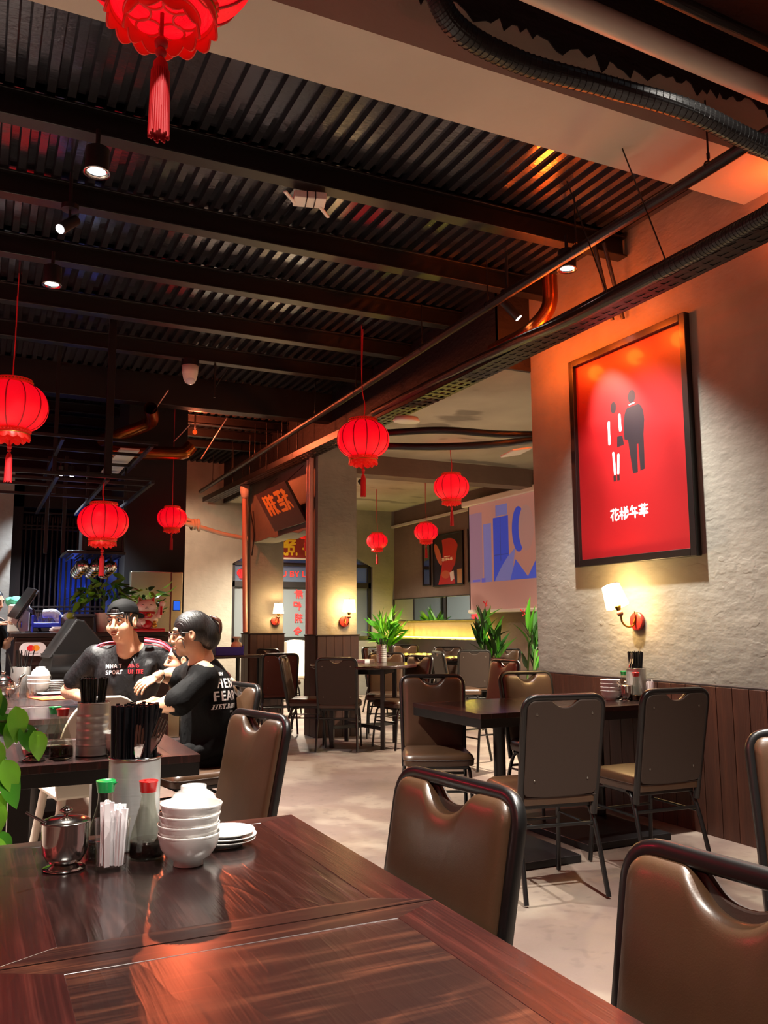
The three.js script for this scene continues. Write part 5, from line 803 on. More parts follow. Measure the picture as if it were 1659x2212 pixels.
{ seed = 557; const t = thing('potted_plant', 'bushy plant of narrow arching leaves left of the glowing light strip', 'plant', [6.4, 0, -13.3]); pot(t, 0.17, 0.5, M.blackMatt); part('stem', rod([0, 0.45, 0], [0, 0.95, 0], 0.03, 8), M.stem, t);
  for (let i = 0; i < 90; i++) { const a = rr(0, 6.283), e = rr(0.1, 1.2), c = Math.cos(a), s = Math.sin(a), y = 0.85 + rr(0, 0.35); leafAt(t, BLADE[i % 3], [M.leaf, M.leafPale, M.leaf][i % 3], [c * 0.05, y, s * 0.05], [c * e, rr(0.3, 1), s * e], rr(0.8, 1.1), rr(0, 6)); } }
function upright(label, x, z, n, h, sd) { seed = sd; const t = thing('potted_plant', label, 'plant', [x, 0, z]); pot(t, 0.13, 0.4, M.blackMatt); for (let k = 0; k < 5; k++) { const bx = rr(-0.08, 0.08), bz = rr(-0.08, 0.08), lx = rr(-0.16, 0.16), lz = rr(-0.14, 0.14); part('stem', rod([bx, 0.36, bz], [bx + lx, h * rr(0.8, 1), bz + lz], 0.012, 7), M.stem, t);
  for (let i = 0; i < n; i++) { const q = rr(0.35, 1), a = rr(0, 6.283), e = rr(0.15, 0.6); leafAt(t, BLADE[i % 3], [M.leaf, M.leafDark, M.leafDark, M.leaf][i % 4], [bx + lx * q, 0.36 + (h - 0.36) * q, bz + lz * q], [Math.cos(a) * e, 1, Math.sin(a) * e], rr(0.65, 1.05), rr(0, 6)); } } return t; }
upright('tall upright plant with broad pointed leaves before the lower left corner of the projection screen', 6.05, -9.45, 11, 1.2, 61); upright('slim upright plant right of the broad-leaved one, nearest the right wall corner', 6.1, -8.62, 6, 1.15, 62);
for (const [x, y, z, l] of [[6.0, 1.5, -9.5, 'upper red paper bow stuck in the tall upright plant'], [6.1, 1.38, -8.8, 'small red ribbon hanging above the slim upright plant']]) single('red_ribbon', merge([rod([-0.03, 0.03, 0], [0.03, -0.03, 0], 0.007, 6), rod([0.03, 0.04, 0], [0, -0.05, 0], 0.007, 6)]), M.red, l, 'ribbon', [x, y, z]);
{ seed = 91; const t = thing('hanging_pothos', 'pothos with glossy heart-shaped leaves at the left edge of the photo', 'plant', [-0.05, 0, -2.66]); pot(t, 0.14, 0.62, std({ color: 0x7a4a38, roughness: 0.6 })); part('stem', merge([tube([[0, 0.6, 0], [0.04, 0.85, 0], [0.12, 0.98, 0.02], [0.2, 0.95, 0.03]], 0.005, 16, 6), tube([[0, 0.6, 0], [0.02, 0.8, 0.02], [0.1, 0.86, 0.05], [0.16, 0.8, 0.05]], 0.005, 16, 6), tube([[0, 0.6, 0], [0.07, 0.68, 0.04], [0.14, 0.66, 0.04]], 0.005, 16, 6)]), M.stem, t);
  for (const [x, y, z, dx, dy, m, s, ro] of [[0.10, 1.03, 0, 0.3, -0.9, 1, 1.1, 0.3], [0.13, 1.0, 0.02, 0.4, -0.9, 0, 1, -0.5], [0.155, 0.985, 0.03, 0.1, -1, 1, 1.0, 0.6], [0.19, 0.97, 0.03, 0.25, -0.9, 0, 1.0, -0.3], [0.215, 0.95, 0.04, 0.3, -0.85, 1, 1.05, 0.2], [0.09, 0.99, 0.05, -0.2, -0.9, 0, 1.0, 0.2], [0.12, 0.87, 0.05, 0.6, -0.6, 0, 1.15, 0.4], [0.09, 0.86, 0.06, 0.25, -0.9, 1, 1.4, -0.2], [0.14, 0.83, 0.06, 0.5, -0.8, 0, 1.0, 0.5], [0.10, 0.80, 0.05, 0.4, -0.9, 1, 1.3, 0.1], [0.13, 0.69, 0.05, 0.4, -0.8, 0, 1.1, 0], [0.10, 0.67, 0.06, 0.6, -0.4, 1, 1, 0.3], [0.08, 1.05, -0.02, 0.1, 0.6, 0, 1, 0.4], [0.06, 0.93, 0.03, 0.7, -0.3, 0, 1.1, 1], [0.11, 1.06, 0.03, 0.1, -0.9, 0, 1.2, 0.1], [0.08, 1.09, 0.04, 0.35, -0.8, 1, 1.2, 0.2], [0.165, 1.02, 0.04, 0.15, -1, 1, 1.1, 0.3], [0.10, 0.94, 0.06, 0.3, -1, 1, 1.2, 0.1], [0.11, 0.78, 0.07, 0.2, -1, 1, 1.5, 0.2], [0.14, 0.88, 0.06, 0.3, -0.7, 1, 1.1, 0.3]]) { const l = part('leaf', HEART[(x * 100 | 0) % 2], m ? M.leafPale : M.leaf, t), d = V(dx, dy, 0.1).normalize(), nz = V(0.15 + ro * 0.5, 0.45, 1).normalize(), xx = d.clone().cross(nz).normalize(); l.quaternion.setFromRotationMatrix(new THREE.Matrix4().makeBasis(xx, d, xx.clone().cross(d))); l.position.set(x, y, z); l.scale.setScalar(s * 1.1); } }
// ---------- lattice screen, trellis, cabinets ----------
{ const t = thing('lattice_screen', 'dark wooden lattice screen with upright bars behind the bar', 'screen', [0, 0, -11.2]); part('frame', merge([boxB(0.33, 0.47, 0, 2.95, -0.04, 0.04), boxB(1.50, 1.66, 0, 2.95, -0.04, 0.04), boxB(0.33, 1.66, 2.68, 2.95, -0.04, 0.04), boxB(0.33, 1.66, 0.8, 1.36, -0.03, 0.03)]), M.darkWood, t);
  const g = rbox(0.022, 1.45, 0.03, 0.004); for (let i = 0; i < 17; i++) part('lattice_bar', g, M.darkWood, t).position.set(0.51 + i * 0.06, 1.85, 0); const b = lathe([[0.006, 0], [0.014, 0.02], [0.010, 0.05], [0.016, 0.08], [0.006, 0.1]], 10); for (let i = 0; i < 16; i++) part('baluster', b, M.brownPanel, t).position.set(0.54 + i * 0.06, 2.5, 0);
  for (const y of [1.42, 1.47, 2.42, 2.46, 2.62]) part('cross_rail', rbox(1.04, 0.022, 0.034, 0.003, 0.99, y, 0), M.darkWood, t); }
single('glowing_panel', boxB(0.93, 1.32, 0, 2.1, -11.6, -11.55), M.blueLamp, 'glowing blue panel behind the lattice bars', 'panel'); single('glowing_panel', boxB(1.34, 1.47, 0, 2.15, -10.35, -10.3), M.blueLamp, 'narrow glowing blue panel right of the hanging chrome globes', 'panel');
{ const l = new THREE.PointLight(0x3858e0, 0.5, 0, 2); l.name = 'panel_light'; l.position.set(1.12, 1.7, -11.4); scene.getObjectByName('glowing_panel').add(l); }
{ const t = thing('bar_trellis', 'black square-tube trellis hanging over the bar', 'trellis', [0, 0, 0]), b = (x0, x1, y, z, s = 0.028) => part('bar', rbox(x1 - x0, s, s, 0.003, (x0 + x1) / 2, y, z), M.black, t), d = (x, y, z0, z1, s = 0.03) => part('bar', rbox(s, s, Math.abs(z1 - z0), 0.003, x, y, (z0 + z1) / 2), M.black, t), post = (x, z, y0, y1, s = 0.035) => part('post', rbox(s, y1 - y0, s, 0.003, x, (y0 + y1) / 2, z), M.black, t);
  for (const z of [-7.35, -7.65, -8.0, -8.6]) b(-0.5, 1.32, 2.48, z); for (const z of [-7.6, -8.2, -8.8, -9.4]) b(-0.5, 1.4, 2.85, z); for (const x of [0.55, 0.95, 1.32]) d(x, 2.46, -7.35, -9.9); for (const x of [0.6, 1.35]) d(x, 2.83, -7.6, -9.9);
  post(0.95, -7.4, 2.48, 3.92, 0.06); post(0.6, -8.4, 2.46, 3.9); post(0.62, -9.4, 1.98, 3.0); post(0.78, -9.3, 1.98, 3.0); post(0.96, -8.95, 1.98, 2.85, 0.025); post(1.33, -8.95, 1.98, 2.85, 0.025); part('panel', rbox(0.18, 0.02, 1.4, 0.004, 1.25, 2.9, -8.9), M.offWhite, t); }
{ const t = thing('hanging_shelf', 'black hanging shelf rack for glasses over the bar', 'shelf', [0, 0, 0]); part('board', rbox(0.56, 0.03, 0.75, 0.004, 1.06, 1.96, -9.2), M.black, t); for (let i = 0; i < 6; i++) part('rail', rbox(0.012, 0.02, 0.75, 0.003, 0.84 + i * 0.09, 1.925, -9.2), M.black, t); part('cabinet', rbox(0.4, 0.22, 0.3, 0.006, 1.13, 2.1, -9.1), M.darkWood, t); part('cabinet_panel', rbox(0.26, 0.05, 0.01, 0.003, 1.13, 2.06, -8.945), M.blackMatt, t); }
for (let i = 0; i < 3; i++) for (let j = 0; j < 4; j++) { const t = thing('hanging_globe', ['left', 'middle', 'right'][i] + ' column, ' + ['front', 'second', 'third', 'rearmost'][j] + ' chrome globe glass hanging under the rack', 'glass', [0.94 + i * 0.135, 1.83 - j * 0.012, -8.95 - j * 0.16]); part('bowl', lathe([[0.03, -0.062], [0.055, -0.045], [0.068, 0], [0.055, 0.042], [0.012, 0.062], [0.008, 0.09], [0, 0.09]], 28), M.chrome, t); part('opening', new THREE.TorusGeometry(0.032, 0.004, 8, 24).rotateX(Math.PI / 2).translate(0, -0.062, 0), M.brass, t); }
{ const t = thing('steel_fridge', 'brushed steel fridge door with a small blue display by the black pillar', 'fridge', [1.83, 0, -9.8]); part('door', rbox(0.58, 1.84, 0.1, 0.012, 0, 0.92, 0), std({ color: 0xcfc6a8, metalness: 0.9, roughness: 0.22 }), t); part('seam', boxB(0.15, 0.165, 0, 1.83, 0.05, 0.056), std({ color: 0x5a1010, roughness: 0.4 }), t); part('display', rbox(0.07, 0.1, 0.012, 0.003, 0.225, 1.46, 0.052), std({ color: 0x1a3a8a, emissive: 0x2c6cf0, emissiveIntensity: 0.8 }), t); part('display_frame', rbox(0.085, 0.115, 0.006, 0.003, 0.225, 1.46, 0.05), M.black, t); }
{ const blue = std({ color: 0x3a36c0, roughness: 0.4 }); const t = thing('plastic_tray', 'bright blue plastic tray on the table left of the farther pillar', 'tray', [2.95, 0.858, -10.85]); part('base', rbox(0.36, 0.02, 0.26, 0.01, 0, 0.01, 0), blue, t); for (const s of [-1, 1]) { part('rim', rbox(0.36, 0.1, 0.015, 0.005, 0, 0.05, s * 0.125), blue, t); part('rim', rbox(0.015, 0.12, 0.26, 0.005, s * 0.175, 0.06, 0), blue, t); } const k = thing('water_jug', 'pale round jug standing in the blue tray', 'jug', [3.06, 0.88, -10.82]); part('body', lathe([[0, 0], [0.06, 0], [0.085, 0.06], [0.06, 0.13], [0.03, 0.15], [0.035, 0.2], [0, 0.2]], 24), M.offWhite, k); part('lid', cyl(0.05, 0.05, 0.02, 0, 0.2, 0, 20), M.whitePlastic, k); }
for (let i = 0; i < 3; i++) { const t = thing('covered_chair', ['left', 'middle', 'right'][i] + ' pale upholstered chair back under the shop front glass between the pillars', 'chair', [4.75 + i * 0.34, 0, -13.3], 0.1); const g = new THREE.BoxGeometry(0.36, 0.55, 0.09, 8, 8, 3), p = g.attributes.position; for (let j = 0; j < p.count; j++) if (p.getY(j) > 0.2) p.setY(j, p.getY(j) - 0.9 * p.getX(j) ** 2); g.computeVertexNormals(); part('backrest', g.translate(0, 0.72, 0), M.offWhite, t); part('seat', rbox(0.36, 0.08, 0.36, 0.03, 0, 0.42, 0.2), M.offWhite, t); for (const [x, z] of [[-0.15, 0.03], [0.15, 0.03], [-0.15, 0.35], [0.15, 0.35]]) part('leg', rod([x, 0.4, z], [x, 0, z], 0.015, 8), M.frame, t); }

// ---------- people ----------
function sdMesh(prims, cell, k) {           // meshes a smooth union of tapered capsules and ellipsoids
  const lo = V(1e9, 1e9, 1e9), hi = V(-1e9, -1e9, -1e9);
  for (const q of prims) { if (q.cut) continue; const r = Math.max(q.r0 ?? 0, q.r1 ?? 0, ...(q.r ?? [0])) + k + 0.02; for (const p of q.b ? [q.a, q.b] : [q.a]) { lo.min(V(...p).subScalar(r)); hi.max(V(...p).addScalar(r)); } }
  const span = Math.max(hi.x - lo.x, hi.y - lo.y, hi.z - lo.z), n = Math.min(150, Math.ceil(span / cell) + 4), mc = new MarchingCubes(n, M.skin, false, false, 90000), half = n / 2, sc = span / 2 * n / (n - 3), c = lo.clone().add(hi).multiplyScalar(0.5), P = V();
  mc.isolation = 0;
  const dist = (q) => { if (q.b) { const ax = q.a[0], ay = q.a[1], az = q.a[2], bx = q.b[0] - ax, by = q.b[1] - ay, bz = q.b[2] - az, px = P.x - ax, py = P.y - ay, pz = P.z - az, t = clamp((px * bx + py * by + pz * bz) / (bx * bx + by * by + bz * bz), 0, 1); return Math.hypot(px - bx * t, py - by * t, pz - bz * t) - (q.r0 + (q.r1 - q.r0) * t); } const x = (P.x - q.a[0]) / q.r[0], y = (P.y - q.a[1]) / q.r[1], z = (P.z - q.a[2]) / q.r[2], l = Math.hypot(x, y, z), g = Math.hypot(x / q.r[0], y / q.r[1], z / q.r[2]); return l < 1e-6 ? -Math.min(...q.r) : l * (l - 1) / g; };
  const eval_ = () => { let d = 1e3; for (const q of prims) { const e = dist(q), kk = q.k ?? k; if (q.cut) { const h = clamp(0.5 - 0.5 * (d + e) / kk, 0, 1); d = lerp(d, -e, h) + kk * h * (1 - h); } else { const h = clamp(0.5 + 0.5 * (d - e) / kk, 0, 1); d = lerp(d, e, h) - kk * h * (1 - h); } } return d; };
  const put = (x, y, z) => P.set(c.x + (x - half) / half * sc, c.y + (y - half) / half * sc, c.z + (z - half) / half * sc), B = 6, reach = B * sc / half * 0.9 + 0.01;
  for (let z0 = 0; z0 < n; z0 += B) for (let y0 = 0; y0 < n; y0 += B) for (let x0 = 0; x0 < n; x0 += B) {   // blocks far from the surface are filled at once
    put(x0 + B / 2, y0 + B / 2, z0 + B / 2); const mid = eval_(), far = Math.abs(mid) > reach * 1.6;
    for (let z = z0; z < Math.min(n, z0 + B); z++) for (let y = y0; y < Math.min(n, y0 + B); y++) for (let x = x0; x < Math.min(n, x0 + B); x++) { let d = mid; if (!far) { put(x, y, z); d = eval_(); } if (x < 1 || y < 1 || z < 1 || x > n - 2 || y > n - 2 || z > n - 2) d = 0.05; mc.field[x + y * n + z * n * n] = -d; }
  }
  mc.update(); const m = mc.count, pos = new Float32Array(m * 3); for (let i = 0; i < m; i++) { pos[3 * i] = c.x + mc.positionArray[3 * i] * sc; pos[3 * i + 1] = c.y + mc.positionArray[3 * i + 1] * sc; pos[3 * i + 2] = c.z + mc.positionArray[3 * i + 2] * sc; }
  let g = new THREE.BufferGeometry(); g.setAttribute('position', new THREE.BufferAttribute(pos, 3)); g = mergeVertices(g, 1e-5); g.computeVertexNormals();
  const uv = new Float32Array(g.attributes.position.count * 2); for (let i = 0; i < uv.length / 2; i++) { uv[2 * i] = g.attributes.position.getX(i) + g.attributes.position.getZ(i); uv[2 * i + 1] = g.attributes.position.getY(i); } g.setAttribute('uv', new THREE.BufferAttribute(uv, 2)); return g;
}
const cap = (a, b, r0, r1 = r0, k) => ({ a, b, r0, r1, k }), ell = (a, r, k) => ({ a, r, k });
function headGeo(w = 1, smile = 0) {
  return sdMesh([ell([0, 0.03, -0.012], [0.077 * w, 0.088, 0.095]), ell([0, -0.04, 0.018], [0.060 * w, 0.072, 0.066]), ell([0, -0.094, 0.058], [0.026, 0.024, 0.022]), ell([-0.036 * w, -0.034, 0.054], [0.03, 0.032, 0.03]), ell([0.036 * w, -0.034, 0.054], [0.03, 0.032, 0.03]), cap([-0.036, 0.03, 0.074], [0.036, 0.03, 0.074], 0.012, 0.012, 0.02),
    { ...ell([-0.031, 0.009, 0.099], [0.019, 0.012, 0.016]), cut: true, k: 0.012 }, { ...ell([0.031, 0.009, 0.099], [0.019, 0.012, 0.016]), cut: true, k: 0.012 }, ell([-0.031, 0.008, 0.076], [0.014, 0.0125, 0.0125], 0.004), ell([0.031, 0.008, 0.076], [0.014, 0.0125, 0.0125], 0.004),
    cap([0, 0.014, 0.088], [0, -0.028, 0.108], 0.008, 0.0125, 0.014), ell([-0.013, -0.034, 0.094], [0.0095, 0.008, 0.011], 0.008), ell([0.013, -0.034, 0.094], [0.0095, 0.008, 0.011], 0.008), cap([-0.019 - smile, -0.061 + smile * 0.5, 0.084 - smile], [0, -0.0605, 0.092], 0.005, 0.0062, 0.008), cap([0, -0.0605, 0.092], [0.019 + smile, -0.061 + smile * 0.5, 0.084 - smile], 0.0062, 0.005, 0.008), cap([-0.015, -0.0725, 0.085], [0.015, -0.0725, 0.085], 0.0072, 0.0072, 0.008), { ...cap([-0.02 - smile, -0.0665 + smile * 0.5, 0.092], [0.02 + smile, -0.0665 + smile * 0.5, 0.092], 0.0022), cut: true, k: 0.003 },
    ell([-0.079 * w, -0.004, -0.006], [0.010, 0.031, 0.019], 0.006), ell([0.079 * w, -0.004, -0.006], [0.010, 0.031, 0.019], 0.006), { ...ell([-0.090 * w, 0.0, -0.001], [0.008, 0.019, 0.010]), cut: true, k: 0.005 }, { ...ell([0.090 * w, 0.0, -0.001], [0.008, 0.019, 0.010]), cut: true, k: 0.005 }, cap([0, -0.05, -0.022], [0, -0.175, -0.04], 0.049 * w, 0.053 * w, 0.03)], 0.0034, 0.016);
}
function face(t, mtx, w = 1, smile = 0) {
  const P = (g) => g.applyMatrix4(mtx), lip = std({ color: 0x9a4a40, roughness: 0.5 }), white = phy({ color: 0xd8d2ca, roughness: 0.15 });
  for (const s of [-1, 1]) { const e = part('eye', P(ball(0.0112, s * 0.031, 0.008, 0.0785, 16)), white, t); part('iris', P(ball(0.0062, s * 0.031 - 0.001, 0.0075, 0.0855, 12)), M.soy, e); part('eyelid', P(tube([[s * 0.047, 0.010, 0.078], [s * 0.036, 0.0165, 0.0885], [s * 0.02, 0.012, 0.0875]], 0.0018, 10, 5)), M.hair, t); part('eyebrow', P(tube([[s * 0.052, 0.027, 0.076], [s * 0.036, 0.034, 0.087], [s * 0.016, 0.030, 0.090]], 0.0032, 10, 6)), M.hair, t); }
  part('lips', P(merge([tube([[-0.019 - smile, -0.063 + smile * 0.6, 0.0855 - smile], [-0.006, -0.0595, 0.0965], [0, -0.0608, 0.0975], [0.006, -0.0595, 0.0965], [0.019 + smile, -0.063 + smile * 0.6, 0.0855 - smile]], 0.0028, 16, 6), tube([[-0.017, -0.0685, 0.087], [0, -0.0735, 0.0935], [0.017, -0.0685, 0.087]], 0.0034, 12, 6)])), lip, t);
  if (smile) part('teeth', P(tube([[-0.018, -0.064, 0.0885], [0, -0.0655, 0.0955], [0.018, -0.064, 0.0885]], 0.003, 12, 6)), M.china, t);
}
const xform = (p, rx, ry, rz, s = 1) => new THREE.Matrix4().compose(V(...p), new THREE.Quaternion().setFromEuler(new THREE.Euler(rx, ry, rz, 'YXZ')), V(s, s, s));
// a hand with its wrist at the origin, fingers along +x, back of the hand up, thumb towards +z
function handGeo(curl = 0.5) {
  const pr = [ell([0.045, 0, 0], [0.046, 0.013, 0.036]), cap([-0.03, 0, 0], [0.02, 0, 0], 0.023, 0.021)];
  [[0.086, -0.029, 0.062, 0.0073], [0.092, -0.010, 0.074, 0.0082], [0.09, 0.010, 0.07, 0.0082], [0.084, 0.029, 0.06, 0.0078]].forEach(([x, z, L, r], i) => { let a = 0.12, p = [x - 0.012, 0.002, z]; [0.42, 0.32, 0.26].forEach((f, j) => { const q = [p[0] + Math.cos(a) * L * f, p[1] - Math.sin(a) * L * f, p[2] + z * 0.12]; pr.push({ ...cap(p, q, r * (1 - j * 0.08), r * (0.94 - j * 0.08)), k: 0.004 }); p = q; a += curl; }); });
  let p = [0.018, -0.004, 0.026]; for (const [dx, dy, dz] of [[0.026, -0.006, 0.026], [0.026, -0.008, 0.012], [0.02, -0.006, 0.002]]) { const q = [p[0] + dx, p[1] + dy, p[2] + dz]; pr.push({ ...cap(p, q, 0.0105, 0.0092), k: 0.006 }); p = q; }
  return sdMesh(pr, 0.003, 0.012);
}
function along(a, b, up = [0, 1, 0], s = 1) { const x = V(...b).sub(V(...a)).normalize(), z = x.clone().cross(V(...up)).normalize(), y = z.clone().cross(x); return new THREE.Matrix4().makeBasis(x, y, z).setPosition(...a).scale(V(s, s, s)); }
function decal(mesh, c, n, w, h, mat, name, label, t) {   // a printed patch pressed onto a garment: a grid cast onto it along -n
  const N = V(...n).normalize(), X = V(0, 1, 0).cross(N).normalize(), Y = N.clone().cross(X), g = new THREE.PlaneGeometry(w, h, 22, 14), p = g.attributes.position, ray = new THREE.Raycaster(), m = new THREE.Mesh(mesh.geometry, new THREE.MeshBasicMaterial({ side: THREE.DoubleSide }));
  for (let i = 0; i < p.count; i++) { const o = V(...c).addScaledVector(X, p.getX(i)).addScaledVector(Y, p.getY(i)); ray.set(o.clone().addScaledVector(N, 0.5), N.clone().negate()); const hit = ray.intersectObject(m)[0]; const q = hit ? hit.point.addScaledVector(N, 0.0025) : o; p.setXYZ(i, q.x, q.y, q.z); }
  g.computeVertexNormals(); return part(name, g, mat, t, label);
}
function person(label, root, skin, J) {     // J holds joints in metres relative to the root
  const t = thing('person', label, 'person', root), arm = (q) => q ? [cap(q[0], q[1], 0.047, 0.040), cap(q[1], q[2], 0.040, 0.027)] : [];
  const pr = [cap(J.neck, [J.neck[0], J.neck[1] + 0.07, J.neck[2]], 0.058, 0.052), cap(J.neck, J.chest, 0.07, 0.13), cap(J.chest, J.hip, 0.13, 0.135), cap(J.shR, J.shL, 0.062, 0.062), ...arm(J.armR), ...arm(J.armL)];
  if (J.legR) for (const l of [J.legR, J.legL]) pr.push(cap(l[0], l[1], 0.085, 0.062), cap(l[1], l[2], 0.056, 0.04), cap(l[2], [l[2][0] + J.toe[0], l[2][1] - 0.03, l[2][2] + J.toe[1]], 0.038, 0.03));
  const gs = [sdMesh(pr, 0.0125, 0.03), headGeo(J.w ?? 1, J.smile ?? 0).applyMatrix4(J.head)]; for (const h of J.hands ?? []) gs.push(handGeo(h.curl ?? 0.45).applyMatrix4(along(h.a, h.b, h.up, h.s ?? 1)));
  part('body', merge(gs.map((g) => g.toNonIndexed())), skin, t); face(t, J.head, J.w, J.smile); return t;
}
{ // the man in the black sports shirt
  const R = [0.86, 0, -5.5], w = (p) => [p[0] - R[0], p[1], p[2] - R[2]], H = xform(w([0.80, 1.262, -5.34]), 0.06, -0.66, 0.03);
  const J = { head: H, w: 1.02, neck: w([0.86, 1.10, -5.43]), chest: w([0.87, 0.93, -5.49]), hip: w([0.88, 0.55, -5.55]), shR: w([0.69, 1.055, -5.54]), shL: w([1.05, 1.075, -5.41]), armR: [w([0.66, 1.05, -5.56]), w([0.545, 0.84, -5.66]), w([0.66, 0.79, -5.40])], armL: [w([1.08, 1.06, -5.40]), w([1.20, 0.86, -5.28]), w([1.02, 0.80, -5.12])], legR: [w([0.80, 0.52, -5.5]), w([0.70, 0.52, -5.12]), w([0.72, 0.09, -5.15])], legL: [w([0.96, 0.52, -5.5]), w([0.94, 0.52, -5.1]), w([0.94, 0.09, -5.12])], toe: [0, 0.14], hands: [{ a: w([0.66, 0.79, -5.40]), b: w([0.74, 0.785, -5.29]), curl: 0.3 }, { a: w([1.02, 0.80, -5.12]), b: w([0.93, 0.79, -5.08]), curl: 0.3 }] };
  const t = person('man in a black sports shirt and a backwards cap looking left across the table', R, M.skinMan, J);
  part('shirt', sdMesh([cap(w([0.85, 1.075, -5.45]), w([0.86, 1.06, -5.46]), 0.082, 0.085), cap(w([0.70, 1.045, -5.545]), w([1.05, 1.065, -5.415]), 0.075, 0.075), cap(w([0.87, 0.95, -5.49]), w([0.88, 0.55, -5.55]), 0.155, 0.16), ell(w([0.87, 0.92, -5.48]), [0.2, 0.2, 0.135]), cap(w([0.68, 1.04, -5.555]), w([0.585, 0.91, -5.63]), 0.078, 0.074), cap(w([1.07, 1.05, -5.405]), w([1.17, 0.9, -5.31]), 0.078, 0.075), cap(w([0.77, 0.9, -5.38]), w([0.85, 0.7, -5.4]), 0.02, 0.03), cap(w([0.98, 1.0, -5.36]), w([0.9, 0.75, -5.38]), 0.02, 0.03)], 0.0125, 0.035), M.shirtSport, t, 'black sports shirt');
  part('trousers', sdMesh([cap(J.hip, J.legR[0], 0.15, 0.1), cap(J.hip, J.legL[0], 0.15, 0.1), cap(J.legR[0], J.legR[1], 0.095, 0.075), cap(J.legL[0], J.legL[1], 0.095, 0.075), cap(J.legR[1], J.legR[2], 0.068, 0.055), cap(J.legL[1], J.legL[2], 0.068, 0.055)], 0.016, 0.03), M.shirt, t);
  const pink = std({ color: 0xd8607a, roughness: 0.7 }), red = std({ color: 0xb0202c, roughness: 0.6 }), stripe = (o, m, r) => part('shoulder_stripe', tube([w([0.80, 1.145 + o, -5.44]), w([0.70, 1.125 + o * 0.9, -5.50]), w([0.635, 1.07 + o * 0.5, -5.53]), w([0.56, 0.955, -5.575 + o])], r, 24, 5), m, t), stripeL = (o, m, r) => part('shoulder_stripe', tube([w([0.94, 1.148 + o, -5.36]), w([1.03, 1.132 + o, -5.33]), w([1.10, 1.085 + o * 0.7, -5.315]), w([1.165, 1.0 + o, -5.275])], r, 24, 5), m, t);
  stripe(0, pink, 0.006); stripe(-0.014, red, 0.003); stripeL(0, pink, 0.009); stripeL(-0.02, red, 0.003); stripeL(0.016, red, 0.003);
  const lt = ctex(512, 160, (c) => { c.clearRect(0, 0, 512, 160); c.font = 'bold 64px sans-serif'; c.fillStyle = '#e9e4e4'; c.fillText('NHA T', 10, 64); c.fillStyle = '#c8222c'; c.fillText('ANG', 270, 64); c.fillStyle = '#e9e4e4'; c.fillText('SPORT', 14, 132); c.fillStyle = '#c8222c'; c.fillText('UNITE', 268, 132); });
  decal(t.getObjectByName('shirt'), w([0.832, 0.985, -5.3]), [-0.12, 0.12, 1], 0.25, 0.085, std({ map: lt, transparent: true, alphaTest: 0.4, roughness: 0.6, side: THREE.DoubleSide }), 'chest_lettering', 'white and red chest lettering', t);
  part('glasses_on_collar', tube([w([0.87, 1.06, -5.36]), w([0.885, 1.0, -5.325]), w([0.875, 0.955, -5.32])], 0.005, 12, 6), M.black, t);
  part('hair', sdMesh([ell([0, 0.022, -0.02], [0.083, 0.082, 0.096]), { ...ell([0, -0.035, 0.075], [0.088, 0.075, 0.085]), cut: true, k: 0.01 }, { ...ell([0, -0.115, -0.03], [0.12, 0.08, 0.13]), cut: true, k: 0.01 }], 0.005, 0.01).applyMatrix4(H), M.hair, t);
  const fr = []; for (let i = 0; i < 12; i++) { const a = -1.05 + i * 0.19; fr.push(cap([Math.sin(a) * 0.075, 0.072, Math.cos(a) * 0.083 - 0.01], [Math.sin(a + 0.06) * 0.079, 0.025 - (i % 3) * 0.006, Math.cos(a) * 0.094 - 0.008], 0.0085, 0.0045)); } part('fringe', sdMesh(fr, 0.003, 0.006).applyMatrix4(H), M.hair, t);
  const c = part('cap', sdMesh([ell([0, 0.055, -0.017], [0.089, 0.084, 0.105]), { ...ell([0, -0.09, 0.03], [0.2, 0.154, 0.2]), cut: true, k: 0.008 }, { ...ell([0, 0.066, 0.095], [0.034, 0.024, 0.034]), cut: true, k: 0.006 }], 0.0045, 0.01).applyMatrix4(H), M.shirt, t, 'black cap worn backwards'); part('peak', lathe([[0, 0], [0.075, 0], [0.075, 0.006], [0, 0.006]], 24).scale(1, 1, 0.9).rotateX(-0.35).translate(0, 0.03, -0.13).applyMatrix4(H), M.shirt, c); part('cap_strap', tube([[-0.055, 0.054, 0.074], [0, 0.05, 0.098], [0.055, 0.054, 0.074]], 0.006, 16, 6).applyMatrix4(H), M.steelPaint, c);
}
